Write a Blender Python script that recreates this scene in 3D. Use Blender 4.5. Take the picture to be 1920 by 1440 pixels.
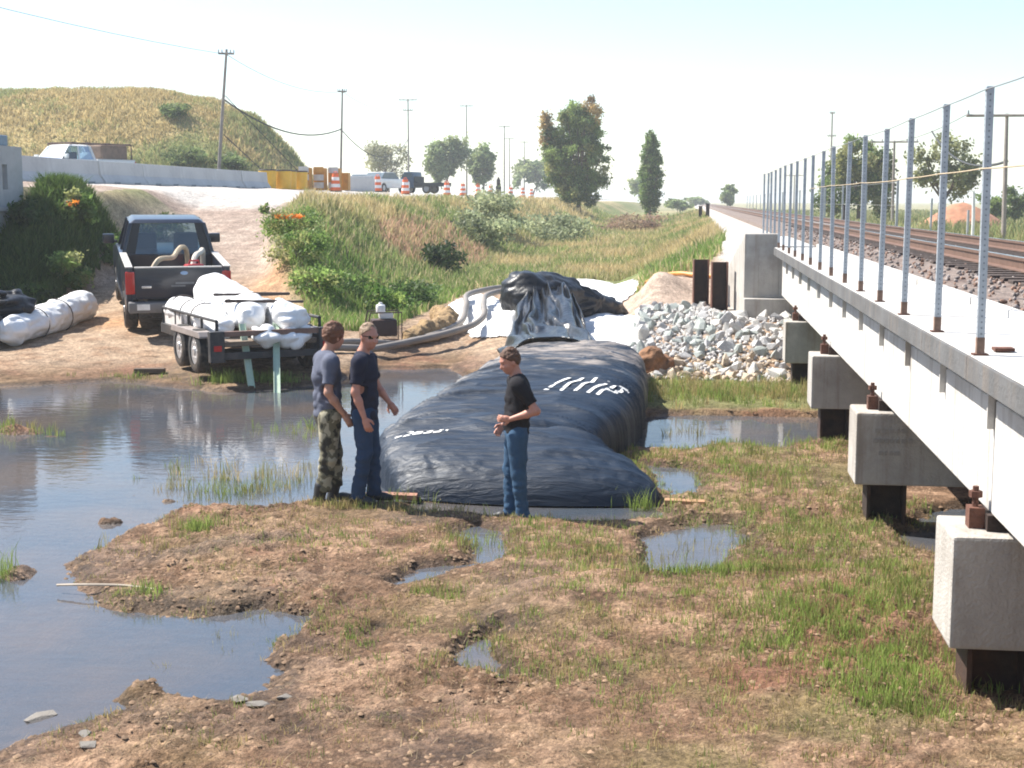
import bpy, bmesh, math, random
import numpy as np
from mathutils import Vector, Matrix, Quaternion
from mathutils.bvhtree import BVHTree

for _o in list(bpy.data.objects):
    bpy.data.objects.remove(_o)
scene = bpy.context.scene
COL = scene.collection
R = math.radians

# ------------------------------------------------------------------ camera
cam_d = bpy.data.cameras.new('camera')
cam_d.sensor_width = 36.0
cam_d.lens = 36.0 * 2600 / 1920
cam_d.clip_start = 0.1
cam_d.clip_end = 6000
cam = bpy.data.objects.new('camera', cam_d)
COL.objects.link(cam)
cam.location = (0, 0, 3.2)
cam.rotation_euler = (R(90 - 7.4936), 0, R(7.3229))
scene.camera = cam

# ------------------------------------------------------------------ light
SUN_EL, SUN_AZ = 50.0, -72.0            # azimuth from +Y, negative = towards -X
tosun = Vector((math.sin(R(SUN_AZ)) * math.cos(R(SUN_EL)), math.cos(R(SUN_AZ)) * math.cos(R(SUN_EL)), math.sin(R(SUN_EL))))
w = bpy.data.worlds.new('World')
scene.world = w
w.use_nodes = True
wn = w.node_tree.nodes
wl = w.node_tree.links
sky = wn.new('ShaderNodeTexSky')
sky.sky_type = 'NISHITA'
sky.sun_disc = False
sky.sun_elevation = R(SUN_EL)
sky.sun_rotation = R(SUN_AZ)
sky.air_density = 1.0
sky.dust_density = 0.6
sky.ozone_density = 1.0
wl.new(sky.outputs[0], wn['Background'].inputs[0])
wn['Background'].inputs[1].default_value = 0.10
sd_ = bpy.data.lights.new('sun', 'SUN')
sd_.energy = 5.0
sd_.angle = R(0.53)
sd_.color = (1.0, 0.95, 0.87)
sun = bpy.data.objects.new('sun', sd_)
COL.objects.link(sun)
sun.rotation_euler = tosun.to_track_quat('Z', 'Y').to_euler()
sun.location = (-40, 10, 60)
vs = scene.view_settings
vs.view_transform = 'Standard'
vs.look = 'None'
vs.exposure = 1.15
vs.gamma = 1.0
scene.render.film_transparent = False
cy = scene.cycles
cy.use_denoising = True
cy.max_bounces = 6
cy.volume_bounces = 1
cy.transparent_max_bounces = 12
cy.pixel_filter_type = 'BLACKMAN_HARRIS'
cy.filter_width = 1.9
cy.sample_clamp_indirect = 6.0

rng = np.random.default_rng(11)
random.seed(5)

# ------------------------------------------------------------------ noise
def _h(ix, iy, iz, seed):
    n = (ix.astype(np.int64) * 374761393 + iy.astype(np.int64) * 668265263 + iz.astype(np.int64) * 2147483647 + seed * 144665) & 0xffffffff
    n = ((n ^ (n >> 13)) * 1274126177) & 0xffffffff
    n = n ^ (n >> 16)
    return (n & 0xffffff) / float(0xffffff)

def vn2(x, y, seed=0):
    ix = np.floor(x); iy = np.floor(y); fx = x - ix; fy = y - iy
    fx = fx * fx * (3 - 2 * fx); fy = fy * fy * (3 - 2 * fy)
    z = np.zeros_like(ix)
    a = _h(ix, iy, z, seed); b = _h(ix + 1, iy, z, seed); c = _h(ix, iy + 1, z, seed); d = _h(ix + 1, iy + 1, z, seed)
    return (a + (b - a) * fx) * (1 - fy) + (c + (d - c) * fx) * fy

def fbm(x, y, seed=0, oct=4, gain=.5):
    s = 0; a = 1; t = 0
    for i in range(oct):
        s = s + a * (vn2(x, y, seed + i * 17) * 2 - 1); t += a
        x = x * 2.03 + 3.1; y = y * 2.03 + 7.7; a *= gain
    return s / t

def vn3(p, seed=0):
    i = np.floor(p); f = p - i; f = f * f * (3 - 2 * f)
    r = 0
    for dx in (0, 1):
        for dy in (0, 1):
            for dz in (0, 1):
                wgt = (f[..., 0] if dx else 1 - f[..., 0]) * (f[..., 1] if dy else 1 - f[..., 1]) * (f[..., 2] if dz else 1 - f[..., 2])
                r = r + wgt * _h(i[..., 0] + dx, i[..., 1] + dy, i[..., 2] + dz, seed)
    return r * 2 - 1

def ss(a, b, x):
    t = np.clip((x - a) / (b - a), 0, 1)
    return t * t * (3 - 2 * t)

# ------------------------------------------------------------------ materials
_mats = {}
def M(name, col=(.5, .5, .5), rough=.8, metal=0.0, var=.18, scale=4.0, bump=0.0, bscale=30.0, spec=.5, dirt=None, dscale=1.5, damt=.5, coat=0.0, emit=None, streak=0.0):
    if name in _mats:
        return _mats[name]
    m = bpy.data.materials.new(name)
    m.use_nodes = True
    nt = m.node_tree; n = nt.nodes; l = nt.links
    b = n['Principled BSDF']
    b.inputs['Roughness'].default_value = rough
    b.inputs['Metallic'].default_value = metal
    b.inputs['Specular IOR Level'].default_value = spec
    b.inputs['Coat Weight'].default_value = coat
    tc = n.new('ShaderNodeTexCoord')
    nz = n.new('ShaderNodeTexNoise')
    nz.inputs['Scale'].default_value = scale
    nz.inputs['Detail'].default_value = 6
    nz.inputs['Roughness'].default_value = .65
    l.new(tc.outputs['Object'], nz.inputs['Vector'])
    rp = n.new('ShaderNodeValToRGB')
    rp.color_ramp.elements[0].position = .3
    rp.color_ramp.elements[1].position = .7
    rp.color_ramp.elements[0].color = tuple(c * (1 - var) for c in col) + (1,)
    rp.color_ramp.elements[1].color = tuple(min(1, c * (1 + var)) for c in col) + (1,)
    l.new(nz.outputs['Fac'], rp.inputs['Fac'])
    out = rp.outputs['Color']
    if dirt:
        nd = n.new('ShaderNodeTexNoise')
        nd.inputs['Scale'].default_value = dscale
        nd.inputs['Detail'].default_value = 8
        nd.inputs['Roughness'].default_value = .7
        l.new(tc.outputs['Object'], nd.inputs['Vector'])
        mr = n.new('ShaderNodeMapRange')
        mr.inputs['From Min'].default_value = .48
        mr.inputs['From Max'].default_value = .68
        mr.inputs['To Max'].default_value = damt
        l.new(nd.outputs['Fac'], mr.inputs['Value'])
        mx = n.new('ShaderNodeMix'); mx.data_type = 'RGBA'
        l.new(mr.outputs[0], mx.inputs[0])
        l.new(out, mx.inputs[6])
        mx.inputs[7].default_value = tuple(dirt) + (1,)
        out = mx.outputs[2]
    if streak:
        sm = n.new('ShaderNodeMapping'); sm.inputs['Scale'].default_value = (7, 7, .35)
        l.new(tc.outputs['Object'], sm.inputs['Vector'])
        sn = n.new('ShaderNodeTexNoise'); sn.inputs['Scale'].default_value = 1.0; sn.inputs['Detail'].default_value = 7; sn.inputs['Roughness'].default_value = .7
        l.new(sm.outputs[0], sn.inputs['Vector'])
        sr = n.new('ShaderNodeMapRange'); sr.inputs['From Min'].default_value = .5; sr.inputs['From Max'].default_value = .72; sr.inputs['To Max'].default_value = streak
        l.new(sn.outputs['Fac'], sr.inputs['Value'])
        sx_ = n.new('ShaderNodeMix'); sx_.data_type = 'RGBA'; l.new(sr.outputs[0], sx_.inputs[0]); l.new(out, sx_.inputs[6]); sx_.inputs[7].default_value = (.20, .15, .11, 1)
        out = sx_.outputs[2]
    l.new(out, b.inputs['Base Color'])
    if bump:
        nb = n.new('ShaderNodeTexNoise')
        nb.inputs['Scale'].default_value = bscale
        nb.inputs['Detail'].default_value = 5
        l.new(tc.outputs['Object'], nb.inputs['Vector'])
        bp = n.new('ShaderNodeBump')
        bp.inputs['Strength'].default_value = bump
        bp.inputs['Distance'].default_value = .05
        l.new(nb.outputs['Fac'], bp.inputs['Height'])
        l.new(bp.outputs[0], b.inputs['Normal'])
    if emit:
        b.inputs['Emission Color'].default_value = emit[:3] + (1,)
        b.inputs['Emission Strength'].default_value = emit[3]
    _mats[name] = m
    return m

def MC(name, rough=.85, trans=0.0, var=.25, scale=3.0, bump=0.0, bscale=20, spec=.3):
    """colour comes from the mesh's own 'Col' attribute (base colour of each blade, leaf or patch of soil)"""
    if name in _mats:
        return _mats[name]
    m = bpy.data.materials.new(name)
    m.use_nodes = True
    nt = m.node_tree; n = nt.nodes; l = nt.links
    b = n['Principled BSDF']
    b.inputs['Roughness'].default_value = rough
    b.inputs['Specular IOR Level'].default_value = spec
    at = n.new('ShaderNodeAttribute'); at.attribute_name = 'Col'
    tc = n.new('ShaderNodeTexCoord')
    nz = n.new('ShaderNodeTexNoise'); nz.inputs['Scale'].default_value = scale; nz.inputs['Detail'].default_value = 8; nz.inputs['Roughness'].default_value = .7
    l.new(tc.outputs['Object'], nz.inputs['Vector'])
    mr = n.new('ShaderNodeMapRange')
    mr.inputs['From Min'].default_value = .3; mr.inputs['From Max'].default_value = .7
    mr.inputs['To Min'].default_value = 1 - var; mr.inputs['To Max'].default_value = 1 + var
    l.new(nz.outputs['Fac'], mr.inputs['Value'])
    vm = n.new('ShaderNodeVectorMath'); vm.operation = 'SCALE'
    l.new(at.outputs['Color'], vm.inputs[0]); l.new(mr.outputs[0], vm.inputs['Scale'])
    l.new(vm.outputs[0], b.inputs['Base Color'])
    if bump:
        nb = n.new('ShaderNodeTexNoise'); nb.inputs['Scale'].default_value = bscale; nb.inputs['Detail'].default_value = 6; nb.inputs['Roughness'].default_value = .65
        l.new(tc.outputs['Object'], nb.inputs['Vector'])
        bp = n.new('ShaderNodeBump'); bp.inputs['Strength'].default_value = bump; bp.inputs['Distance'].default_value = .06
        l.new(nb.outputs['Fac'], bp.inputs['Height']); l.new(bp.outputs[0], b.inputs['Normal'])
    if trans:
        tr = n.new('ShaderNodeBsdfTranslucent')
        l.new(vm.outputs[0], tr.inputs['Color'])
        mx = n.new('ShaderNodeMixShader'); mx.inputs[0].default_value = trans
        l.new(b.outputs[0], mx.inputs[1]); l.new(tr.outputs[0], mx.inputs[2])
        l.new(mx.outputs[0], n['Material Output'].inputs['Surface'])
    _mats[name] = m
    return m

# ------------------------------------------------------------------ object helpers
def tag(o, label=None, cat=None, group=None, kind=None):
    if label: o['label'] = label
    if cat: o['category'] = cat
    if group: o['group'] = group
    if kind: o['kind'] = kind
    return o

def empty(name, loc=(0, 0, 0), rz=0, label=None, cat=None, group=None, kind=None):
    o = bpy.data.objects.new(name, None)
    o.empty_display_size = .2
    COL.objects.link(o)
    o.location = loc
    o.rotation_euler = (0, 0, rz)
    return tag(o, label, cat, group, kind)

def link(name, me, mat=None, parent=None, loc=None, rot=None):
    o = bpy.data.objects.new(name, me)
    COL.objects.link(o)
    if mat is not None and len(me.materials) == 0:
        me.materials.append(mat)
    if parent is not None: o.parent = parent
    if loc is not None: o.location = loc
    if rot is not None: o.rotation_euler = rot
    return o

def np_mesh(name, V, loops, counts, smooth=False, col=None):
    V = np.asarray(V, dtype=np.float32).reshape(-1, 3)
    loops = np.asarray(loops, dtype=np.int32).ravel()
    counts = np.asarray(counts, dtype=np.int32).ravel()
    me = bpy.data.meshes.new(name)
    me.vertices.add(len(V)); me.vertices.foreach_set('co', V.ravel())
    me.loops.add(len(loops)); me.loops.foreach_set('vertex_index', loops)
    me.polygons.add(len(counts))
    st = np.zeros(len(counts), dtype=np.int32); st[1:] = np.cumsum(counts)[:-1]
    me.polygons.foreach_set('loop_start', st)
    me.polygons.foreach_set('loop_total', counts)
    if smooth:
        me.polygons.foreach_set('use_smooth', np.ones(len(counts), dtype=bool))
    me.update(calc_edges=True)
    if col is not None:
        a = me.attributes.new('Col', 'FLOAT_COLOR', 'POINT')
        c4 = np.ones((len(V), 4), dtype=np.float32); c4[:, :3] = col
        a.data.foreach_set('color', c4.ravel())
    return me

class MB:
    def __init__(s): s.v = []; s.f = []
    def add(s, vs_, fs):
        o = len(s.v)
        s.v += [tuple(p) for p in vs_]
        s.f += [tuple(i + o for i in f) for f in fs]
        return s
    def box(s, c, d, m=None):
        c = Vector(c); x, y, z = d[0] / 2, d[1] / 2, d[2] / 2
        p = [Vector((sx * x, sy * y, sz * z)) for sz in (-1, 1) for sy in (-1, 1) for sx in (-1, 1)]
        if m is not None: p = [m @ q for q in p]
        return s.add([c + q for q in p], [(0, 2, 3, 1), (4, 5, 7, 6), (0, 1, 5, 4), (2, 6, 7, 3), (0, 4, 6, 2), (1, 3, 7, 5)])
    def b2(s, lo, hi):
        return s.box([(a + b) / 2 for a, b in zip(lo, hi)], [abs(b - a) for a, b in zip(lo, hi)])
    def prism(s, poly, a, b, axis='y'):
        """poly: 2-d points (x,z) for axis y, (y,z) for axis x, (x,y) for axis z; extruded a..b"""
        n = len(poly)
        def P(q, t): return {'y': (q[0], t, q[1]), 'x': (t, q[0], q[1]), 'z': (q[0], q[1], t)}[axis]
        vs_ = [P(q, a) for q in poly] + [P(q, b) for q in poly]
        fs = [tuple(range(n)), tuple(range(2 * n - 1, n - 1, -1))] + [(i, n + i, n + (i + 1) % n, (i + 1) % n) for i in range(n)]
        return s.add(vs_, fs)
    def cyl(s, a, b, r0, r1=None, n=12, cap=True):
        r1 = r0 if r1 is None else r1
        a = Vector(a); b = Vector(b); d = (b - a).normalized()
        u = d.orthogonal().normalized(); v_ = d.cross(u)
        vs_ = [a + (u * math.cos(2 * math.pi * i / n) + v_ * math.sin(2 * math.pi * i / n)) * r0 for i in range(n)] + \
              [b + (u * math.cos(2 * math.pi * i / n) + v_ * math.sin(2 * math.pi * i / n)) * r1 for i in range(n)]
        fs = [(i, (i + 1) % n, n + (i + 1) % n, n + i) for i in range(n)]
        if cap: fs += [tuple(range(n - 1, -1, -1)), tuple(range(n, 2 * n))]
        return s.add(vs_, fs)
    def tube(s, pts, r, n=8):
        pts = [Vector(p) for p in pts]
        rr = r if isinstance(r, (list, tuple)) else [r] * len(pts)
        vs_ = []; u = None
        for i, p in enumerate(pts):
            d = (pts[min(i + 1, len(pts) - 1)] - pts[max(i - 1, 0)]).normalized()
            u = d.orthogonal().normalized() if u is None else (u - d * u.dot(d)).normalized()
            v_ = d.cross(u)
            vs_ += [p + (u * math.cos(2 * math.pi * k / n) + v_ * math.sin(2 * math.pi * k / n)) * rr[i] for k in range(n)]
        fs = []
        for i in range(len(pts) - 1):
            for k in range(n):
                fs.append((i * n + k, i * n + (k + 1) % n, (i + 1) * n + (k + 1) % n, (i + 1) * n + k))
        L = (len(pts) - 1) * n
        fs += [tuple(range(n - 1, -1, -1)), tuple(range(L, L + n))]
        return s.add(vs_, fs)
    def mesh(s, name, bevel=0, smooth=False, seg=2):
        me = bpy.data.meshes.new(name)
        me.from_pydata(s.v, [], s.f)
        bm = bmesh.new(); bm.from_mesh(me)
        bmesh.ops.recalc_face_normals(bm, faces=bm.faces)
        if bevel:
            es = [e for e in bm.edges if len(e.link_faces) == 2 and e.calc_face_angle(0) > .5]
            bmesh.ops.bevel(bm, geom=es, offset=bevel, segments=seg, affect='EDGES', profile=.6, clamp_overlap=True)
        bm.to_mesh(me); bm.free()
        if smooth:
            me.polygons.foreach_set('use_smooth', [True] * len(me.polygons))
            try:
                me.set_sharp_from_angle(angle=R(40))
            except Exception:
                pass
        me.update()
        return me
    def build(s, name, mat, parent=None, bevel=0, smooth=False, world=False, label=None, seg=2):
        if world and parent is not None:
            L = parent.location
            s.v = [(p[0] - L.x, p[1] - L.y, p[2] - L.z) for p in s.v]
        o = link(name, s.mesh(name, bevel, smooth, seg), mat, parent)
        if label: o['label'] = label
        return o

def copy_tree(o, parent=None):
    c = o.copy()
    COL.objects.link(c)
    c.parent = parent
    for ch in [k for k in o.children]:
        copy_tree(ch, c)
    return c

def V3(*a): return np.array(a, dtype=float)
# ---- signed-distance shapes meshed by surface nets
def sd_prims(P, prims, k):
    d = None
    for q in prims:
        if q[0] == 'c':
            a = np.array(q[1]); b = np.array(q[2]); ra, rb = q[3], q[4]
            p = P - a; ba = b - a
            if len(q) > 5:
                nvec = np.array(q[5], dtype=float); nvec /= np.linalg.norm(nvec); kk = q[6]
                p = p + (p @ nvec)[..., None] * nvec * (kk - 1)
                ba = ba + (ba @ nvec) * nvec * (kk - 1)
            t = np.clip((p @ ba) / max(ba @ ba, 1e-9), 0, 1)
            e = np.linalg.norm(p - t[..., None] * ba, axis=-1) - (ra + t * (rb - ra))
        else:
            p = P - np.array(q[1]); r = np.array(q[2])
            if len(q) > 3: p = p @ q[3]
            k0 = np.linalg.norm(p / r, axis=-1); k1 = np.linalg.norm(p / (r * r), axis=-1) + 1e-9
            e = k0 * (k0 - 1) / k1
        if d is None: d = e
        elif k > 0:
            hh = np.clip(.5 + .5 * (d - e) / k, 0, 1)
            d = d * (1 - hh) + e * hh - k * hh * (1 - hh)
        else: d = np.minimum(d, e)
    return d

def prim_bounds(prims):
    lo = np.full(3, 1e9); hi = -lo
    for q in prims:
        if q[0] == 'c':
            for a, r in ((q[1], q[3]), (q[2], q[4])):
                lo = np.minimum(lo, np.array(a) - r); hi = np.maximum(hi, np.array(a) + r)
        else:
            r = max(q[2]) if len(q) > 3 else np.array(q[2])
            lo = np.minimum(lo, np.array(q[1]) - r); hi = np.maximum(hi, np.array(q[1]) + r)
    return lo, hi

def sdf_mesh(name, prims, k=.03, h=.012, fn=None):
    lo, hi = prim_bounds(prims)
    lo = lo - 3 * h - .02; hi = hi + 3 * h + .02
    ns = np.ceil((hi - lo) / h).astype(int) + 1
    gx, gy, gz = np.meshgrid(*[lo[i] + np.arange(ns[i]) * h for i in range(3)], indexing='ij')
    P = np.stack([gx, gy, gz], -1)
    d = sd_prims(P, prims, k)
    if fn is not None: d = fn(P, d)
    s = d < 0
    c = np.zeros(tuple(ns - 1), dtype=int)
    for i in (0, 1):
        for j in (0, 1):
            for kk in (0, 1):
                c += s[i:ns[0] - 1 + i, j:ns[1] - 1 + j, kk:ns[2] - 1 + kk]
    act = (c > 0) & (c < 8)
    idx = -np.ones(act.shape, dtype=np.int64)
    ai = np.argwhere(act)
    idx[act] = np.arange(len(ai))
    acc = np.zeros((len(ai), 3)); cnt = np.zeros(len(ai))
    cor = [(i, j, kk) for i in (0, 1) for j in (0, 1) for kk in (0, 1)]
    for a in cor:
        for ax in range(3):
            if a[ax] == 0:
                b = list(a); b[ax] = 1
                da = d[ai[:, 0] + a[0], ai[:, 1] + a[1], ai[:, 2] + a[2]]
                db = d[ai[:, 0] + b[0], ai[:, 1] + b[1], ai[:, 2] + b[2]]
                m = (da < 0) != (db < 0)
                t = np.where(m, da / np.where(m, da - db, 1), 0)
                p = np.array(a, dtype=float)[None, :].repeat(len(ai), 0)
                p[:, ax] += t
                acc[m] += p[m]; cnt[m] += 1
    V = lo + (ai + acc / cnt[:, None]) * h
    quads = []
    for ax in range(3):
        o1, o2 = [(1, 2), (2, 0), (0, 1)][ax]
        sl0 = [slice(1, -1)] * 3; sl1 = [slice(1, -1)] * 3
        sl0[ax] = slice(0, -1); sl1[ax] = slice(1, None)
        s0 = s[tuple(sl0)]; s1 = s[tuple(sl1)]
        e = np.argwhere(s0 != s1)
        if len(e) == 0: continue
        flip = s0[tuple(e.T)]
        base = e.copy()
        for q in range(3):
            if q != ax: base[:, q] += 1
        def cell(d1, d2):
            b = base.copy(); b[:, o1] -= d1; b[:, o2] -= d2
            return idx[b[:, 0], b[:, 1], b[:, 2]]
        q4 = np.stack([cell(1, 1), cell(0, 1), cell(0, 0), cell(1, 0)], 1)
        q4[~flip] = q4[~flip][:, ::-1]
        quads.append(q4)
    Q = np.concatenate(quads)
    Q = Q[(Q >= 0).all(1)]
    return np_mesh(name, V, Q.ravel(), np.full(len(Q), 4), smooth=True)

# ================================================================== TERRAIN
WATER_POLYS = [
    [(-11.91, 22.64), (-10.37, 23.57), (-7.72, 22.49), (-6.43, 23.56), (-5.83, 26.0), (-4.61, 26.16), (-4.0, 24.6), (-3.2, 23.9), (-3.2, 19.25), (-2.7, 14.42), (-3.34, 14.2), (-3.94, 14.12), (-4.53, 13.78), (-5.26, 13.69), (-5.38, 12.72), (-5.33, 11.4), (-5.02, 10.83), (-4.39, 10.21), (-3.55, 10.06), (-3.26, 10.24), (-2.83, 10.01), (-2.79, 9.12), (-2.66, 8.49), (-2.9, 8.17), (-3.33, 8.21), (-3.41, 7.96), (-3.62, 7.58), (-3.93, 7.26), (-4.8, 5.0), (-30, 5.0), (-30, 22.5)],
    [(-2.39, 11.17), (-2.27, 11.76), (-1.93, 12.03), (-2.2, 13.01), (-2.04, 13.37), (-1.78, 13.07), (-1.65, 11.88), (-1.98, 11.48)],
    [(-0.38, 11.43), (-0.43, 12.22), (-0.29, 13.26), (0.02, 13.87), (0.44, 13.69), (0.49, 12.73), (0.3, 11.86), (-0.02, 11.47)],
    [(-1.6, 18.3), (-1.2, 20.18), (0.08, 21.1), (1.3, 21.3), (2.17, 21.35), (5, 21), (5, 18.9), (1.99, 18.71), (1.24, 18.01), (0.57, 18.32), (-0.13, 17.64), (-0.76, 17.75)],
    [(-1.58, 9.34), (-1.53, 9.7), (-1.39, 10.0), (-1.3, 9.36), (-1.24, 8.87), (-1.42, 8.98)],
    [(2.08, 13.56), (2.38, 14.6), (5, 15.5), (5, 11.8), (2.6, 12.1), (2.07, 12.83)],
    [(-3.0, 14.3), (-1.61, 14.6), (-0.26, 14.5), (-0.1, 13.84), (-1.08, 13.42), (-2.08, 13.62), (-2.87, 13.8)],
    [(-0.58, 16.85), (0.01, 16.58), (0.19, 15.06), (-0.1, 14.75), (-0.41, 15.72)],
]
ISLANDS = [(-8.9, 17.9, .75, .5, .16), (-9.6, 18.3, .5, .4, .14), (-8.6, 18.6, .35, .25, .13), (-5.99, 14.27, .16, .16, .17), (-5.53, 14.05, .13, .1, .13), (-5.78, 13.01, .16, .11, .15), (-5.77, 10.95, .22, .3, .15), (-3.5, 8.3, .16, .14, .09)]

def poly_sd(X, Y, poly):
    """positive inside"""
    p = np.array(poly); n = len(p)
    d2 = np.full(X.shape, 1e9); ins = np.zeros(X.shape, dtype=bool)
    for i in range(n):
        a = p[i]; b = p[(i + 1) % n]; e = b - a
        t = np.clip(((X - a[0]) * e[0] + (Y - a[1]) * e[1]) / (e @ e), 0, 1)
        d2 = np.minimum(d2, (X - a[0] - t * e[0]) ** 2 + (Y - a[1] - t * e[1]) ** 2)
        cnd = ((a[1] > Y) != (b[1] > Y)) & (X < (b[0] - a[0]) * (Y - a[1]) / ((b[1] - a[1]) if b[1] != a[1] else 1e-9) + a[0])
        ins ^= cnd
    d = np.sqrt(d2)
    return np.where(ins, d, -d)

def water_sd(X, Y):
    out = np.full(X.shape, -5.0)
    m = (Y < 28) & (X > -32) & (X < 10)
    if m.any():
        x = X[m] + .22 * fbm(X[m] * 1.3, Y[m] * 1.3, 91, 4); y = Y[m] + .22 * fbm(X[m] * 1.3, Y[m] * 1.3, 77, 4)
        s = np.full(x.shape, -5.0)
        for p in WATER_POLYS:
            s = np.maximum(s, poly_sd(x, y, p))
        out[m] = s
    return out

YS_X = [-30, -11.9, -10.4, -7.7, -6.5, -5.9, -4.6, -3.8, -3.2, -1.2, -.6, 2.4, 12]
YS_Y = [22.5, 22.6, 23.6, 22.5, 23.7, 26, 26.3, 24.8, 24.5, 24.5, 24.5, 24.5, 24.5]

def ramp_z(Y):
    return np.interp(Y, [24, 28, 31.6, 36.8, 41, 44.5, 48], [.1, .45, .78, 1.72, 2.6, 3.18, 3.3])
def x_bank(Y):      # where the dirt ramp ends and the grassy bank begins
    return np.interp(Y, [27, 28.8, 33, 36.8, 43.7, 47], [-7.6, -8.1, -9.8, -11.3, -12.6, -13.2])
def x_west(Y):      # foot of the slope beside the highway bridge
    return np.interp(Y, [24, 28, 31, 34, 38, 46], [-14.0, -14.6, -15.0, -15.2, -15.6, -16.5])

def terrain(X, Y, zones=False):
    X = np.asarray(X, dtype=float); Y = np.asarray(Y, dtype=float)
    n1 = fbm(X * .8, Y * .8, 1, 4); n2 = fbm(X * 3.1, Y * 3.1, 5, 4, .6); n3 = fbm(X * 9, Y * 9, 9, 3, .6)
    wsd = water_sd(X, Y)
    near = 1 - ss(22, 30, Y)
    n4 = fbm(X * 22, Y * 22, 19, 2)
    lump = .35 + .9 * ss(-.25, .45, fbm(X * .7, Y * .7, 409, 3))
    mud = np.clip(-.30 * wsd, -.2, .03) + .035 * ss(.02, -.10, wsd) + .026 * n1 + lump * (.022 * n2 + .034 * n3 + .022 * n4 + .05 * (.3 - np.abs(fbm(X * 2.6, Y * 3.6, 29, 4))) + .03 * (.3 - np.abs(fbm(X * 7, Y * 7, 39, 3))))
    mud = mud + .10 * ss(8.6, 7, Y) * ss(-4, 0, X) + .05 * ss(-.5, 1.5, X) * ss(13, 10, Y)
    # step in the mud right of centre
    shelf = np.interp(X, [-1.6, -1.31, -.6, .85, 1.5, 2.2], [10.7, 10.9, 11.3, 11.34, 11.5, 11.6])
    mud = mud + .10 * ss(shelf + .16, shelf - .05, Y) * ss(-1.7, -1.1, X) * ss(3, 2, X) * ss(9.2, 10.6, Y)
    for (ix, iy, rx, ry, hh) in ISLANDS:
        mud = mud + (hh * .75 + .06) * np.exp(-(((X - ix) / rx) ** 2 + ((Y - iy) / ry) ** 2) ** 1.5) * (1 + .5 * n2)
    ysh = np.interp(X, YS_X, YS_Y)
    t = np.maximum(Y - ysh, 0)
    floor = .04 + .088 * np.clip(t, 0, 5) + .008 * np.clip(Y - 29.5, 0, 110)
    rough = (.06 * n1 + .05 * n2 + .015 * n3)
    inland = ss(-.5, 1.2, Y - ysh)
    z = mud * (1 - inland) + (floor + rough * .7) * inland
    z = np.where((Y > 20.9) & (Y < 25) & (X > -1.4), np.maximum(z, .08 + .05 * n1 + .06 * n2), z)
    # riprap slope at the abutment
    rs = ss(-1.6, -.8, X) * ss(24.2, 24.8, Y)
    z = z + rs * (.085 * np.clip(Y - 24.4, 0, 3.6))
    # left road embankment with the ditch bank
    bt = ss(0, 1, np.clip((-7.3 - X) / 5.6, 0, 1))
    bank = floor + (3.22 - floor) * bt + .22 * fbm(X * .45, Y * .3, 33, 3) * np.sin(np.pi * np.clip(bt, 0, 1)) + .08 * n1
    shoulder = np.interp(X, [-60, -36, -21, -20.4, -13.5, -13], [3.6, 3.83, 3.83, 3.8, 3.27, 3.24]) + .02 * n1
    emb = np.where(X < -13, shoulder, bank)
    rz = ramp_z(Y) + .04 * n1 + .03 * n2 + .35 * np.exp(-((X + 9.9) / .7) ** 2 - ((Y - 33.4) / 1.3) ** 2) + .15 * np.exp(-((X + 9.3) / .9) ** 2 - ((Y - 30.5) / .9) ** 2)
    xb = x_bank(Y)
    ramp_mask = ss(xb + .5, xb - .5, X) * ss(49, 45, Y)
    lift = .45 * np.exp(-((X - xb - 1.0) / .9) ** 2) * ss(30, 35, Y) * ss(48, 42, Y)
    left = np.where(X < -5, emb + lift, floor) * ss(27.5, 31, Y) + z * (1 - ss(27.5, 31, Y))
    left = left * (1 - ramp_mask) + np.where(Y > 27.5, rz, z) * ramp_mask
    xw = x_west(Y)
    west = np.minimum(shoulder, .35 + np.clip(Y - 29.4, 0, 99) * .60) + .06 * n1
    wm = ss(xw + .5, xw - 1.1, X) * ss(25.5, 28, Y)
    left = left * (1 - wm) + np.maximum(left, west) * wm
    fl = ss(25.5, 28, Y) * ss(-6.6, -7.6, X)
    z = z * (1 - fl) + left * fl
    m2 = (X >= -13) & (X < -6.6) & (Y > 31)
    z = np.where(m2 & (ramp_mask < .01), np.maximum(z, bank), z)
    # far left ground
    # right railway embankment
    rt = np.clip((X + 2.3) / 3.5, 0, 1)
    rail = floor + (2.16 - floor) * rt
    rail = np.where(X > 7.4, np.interp(X, [7.4, 10.5], [2.16, 1.45]), rail) + .05 * n1 * (X < 1.0)
    ry = np.where(X > 1.15, ss(29.75, 30.05, Y), ss(32.5, 39.5, Y))
    z = z + (np.maximum(rail, z) - z) * ry * (X > -2.4)
    z = z + .55 * np.exp(-((X + .75) / .6) ** 2 - ((Y - 34.6) / 1.5) ** 2) * (X < 1)
    fr = ss(6.5, 9.5, X) * ss(30, 36, Y)
    z = z * (1 - fr) + np.interp(X, [7.4, 10.5], [2.16, 1.45]) * fr
    z = np.where((X > 9.5) & (Y < 36), np.maximum(z, 1.45 * ss(9.5, 13, X)), z)
    z = np.where((X < -18) & (Y < 34) & (Y > 5), np.minimum(z, .3 + .4 * np.clip(Y - 27, 0, 99)), z)
    far = ss(260, 520, Y)
    z = z * (1 - far) + 2.0 * far
    farx = ss(120, 300, np.abs(X))
    z = z * (1 - farx) + 2.0 * farx
    if not zones:
        return z
    # ------------------------------------------------ colours of the soil, bridge shade painted into the west slope
    def C(*c): return np.array(c, dtype=float)
    def mix(a, b, f): return a + (b - a) * f[..., None]
    N = X.shape + (3,)
    c = np.broadcast_to(C(.185, .110, .066), N).copy()
    c = mix(c, C(.33, .21, .135), ss(-.2, .5, .6 * n1 + .8 * n2 + .7 * n3))
    c = mix(c, C(.21, .10, .062), ss(.1, .5, fbm(X * .9, Y * .9, 141, 4)) * .75)
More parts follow.
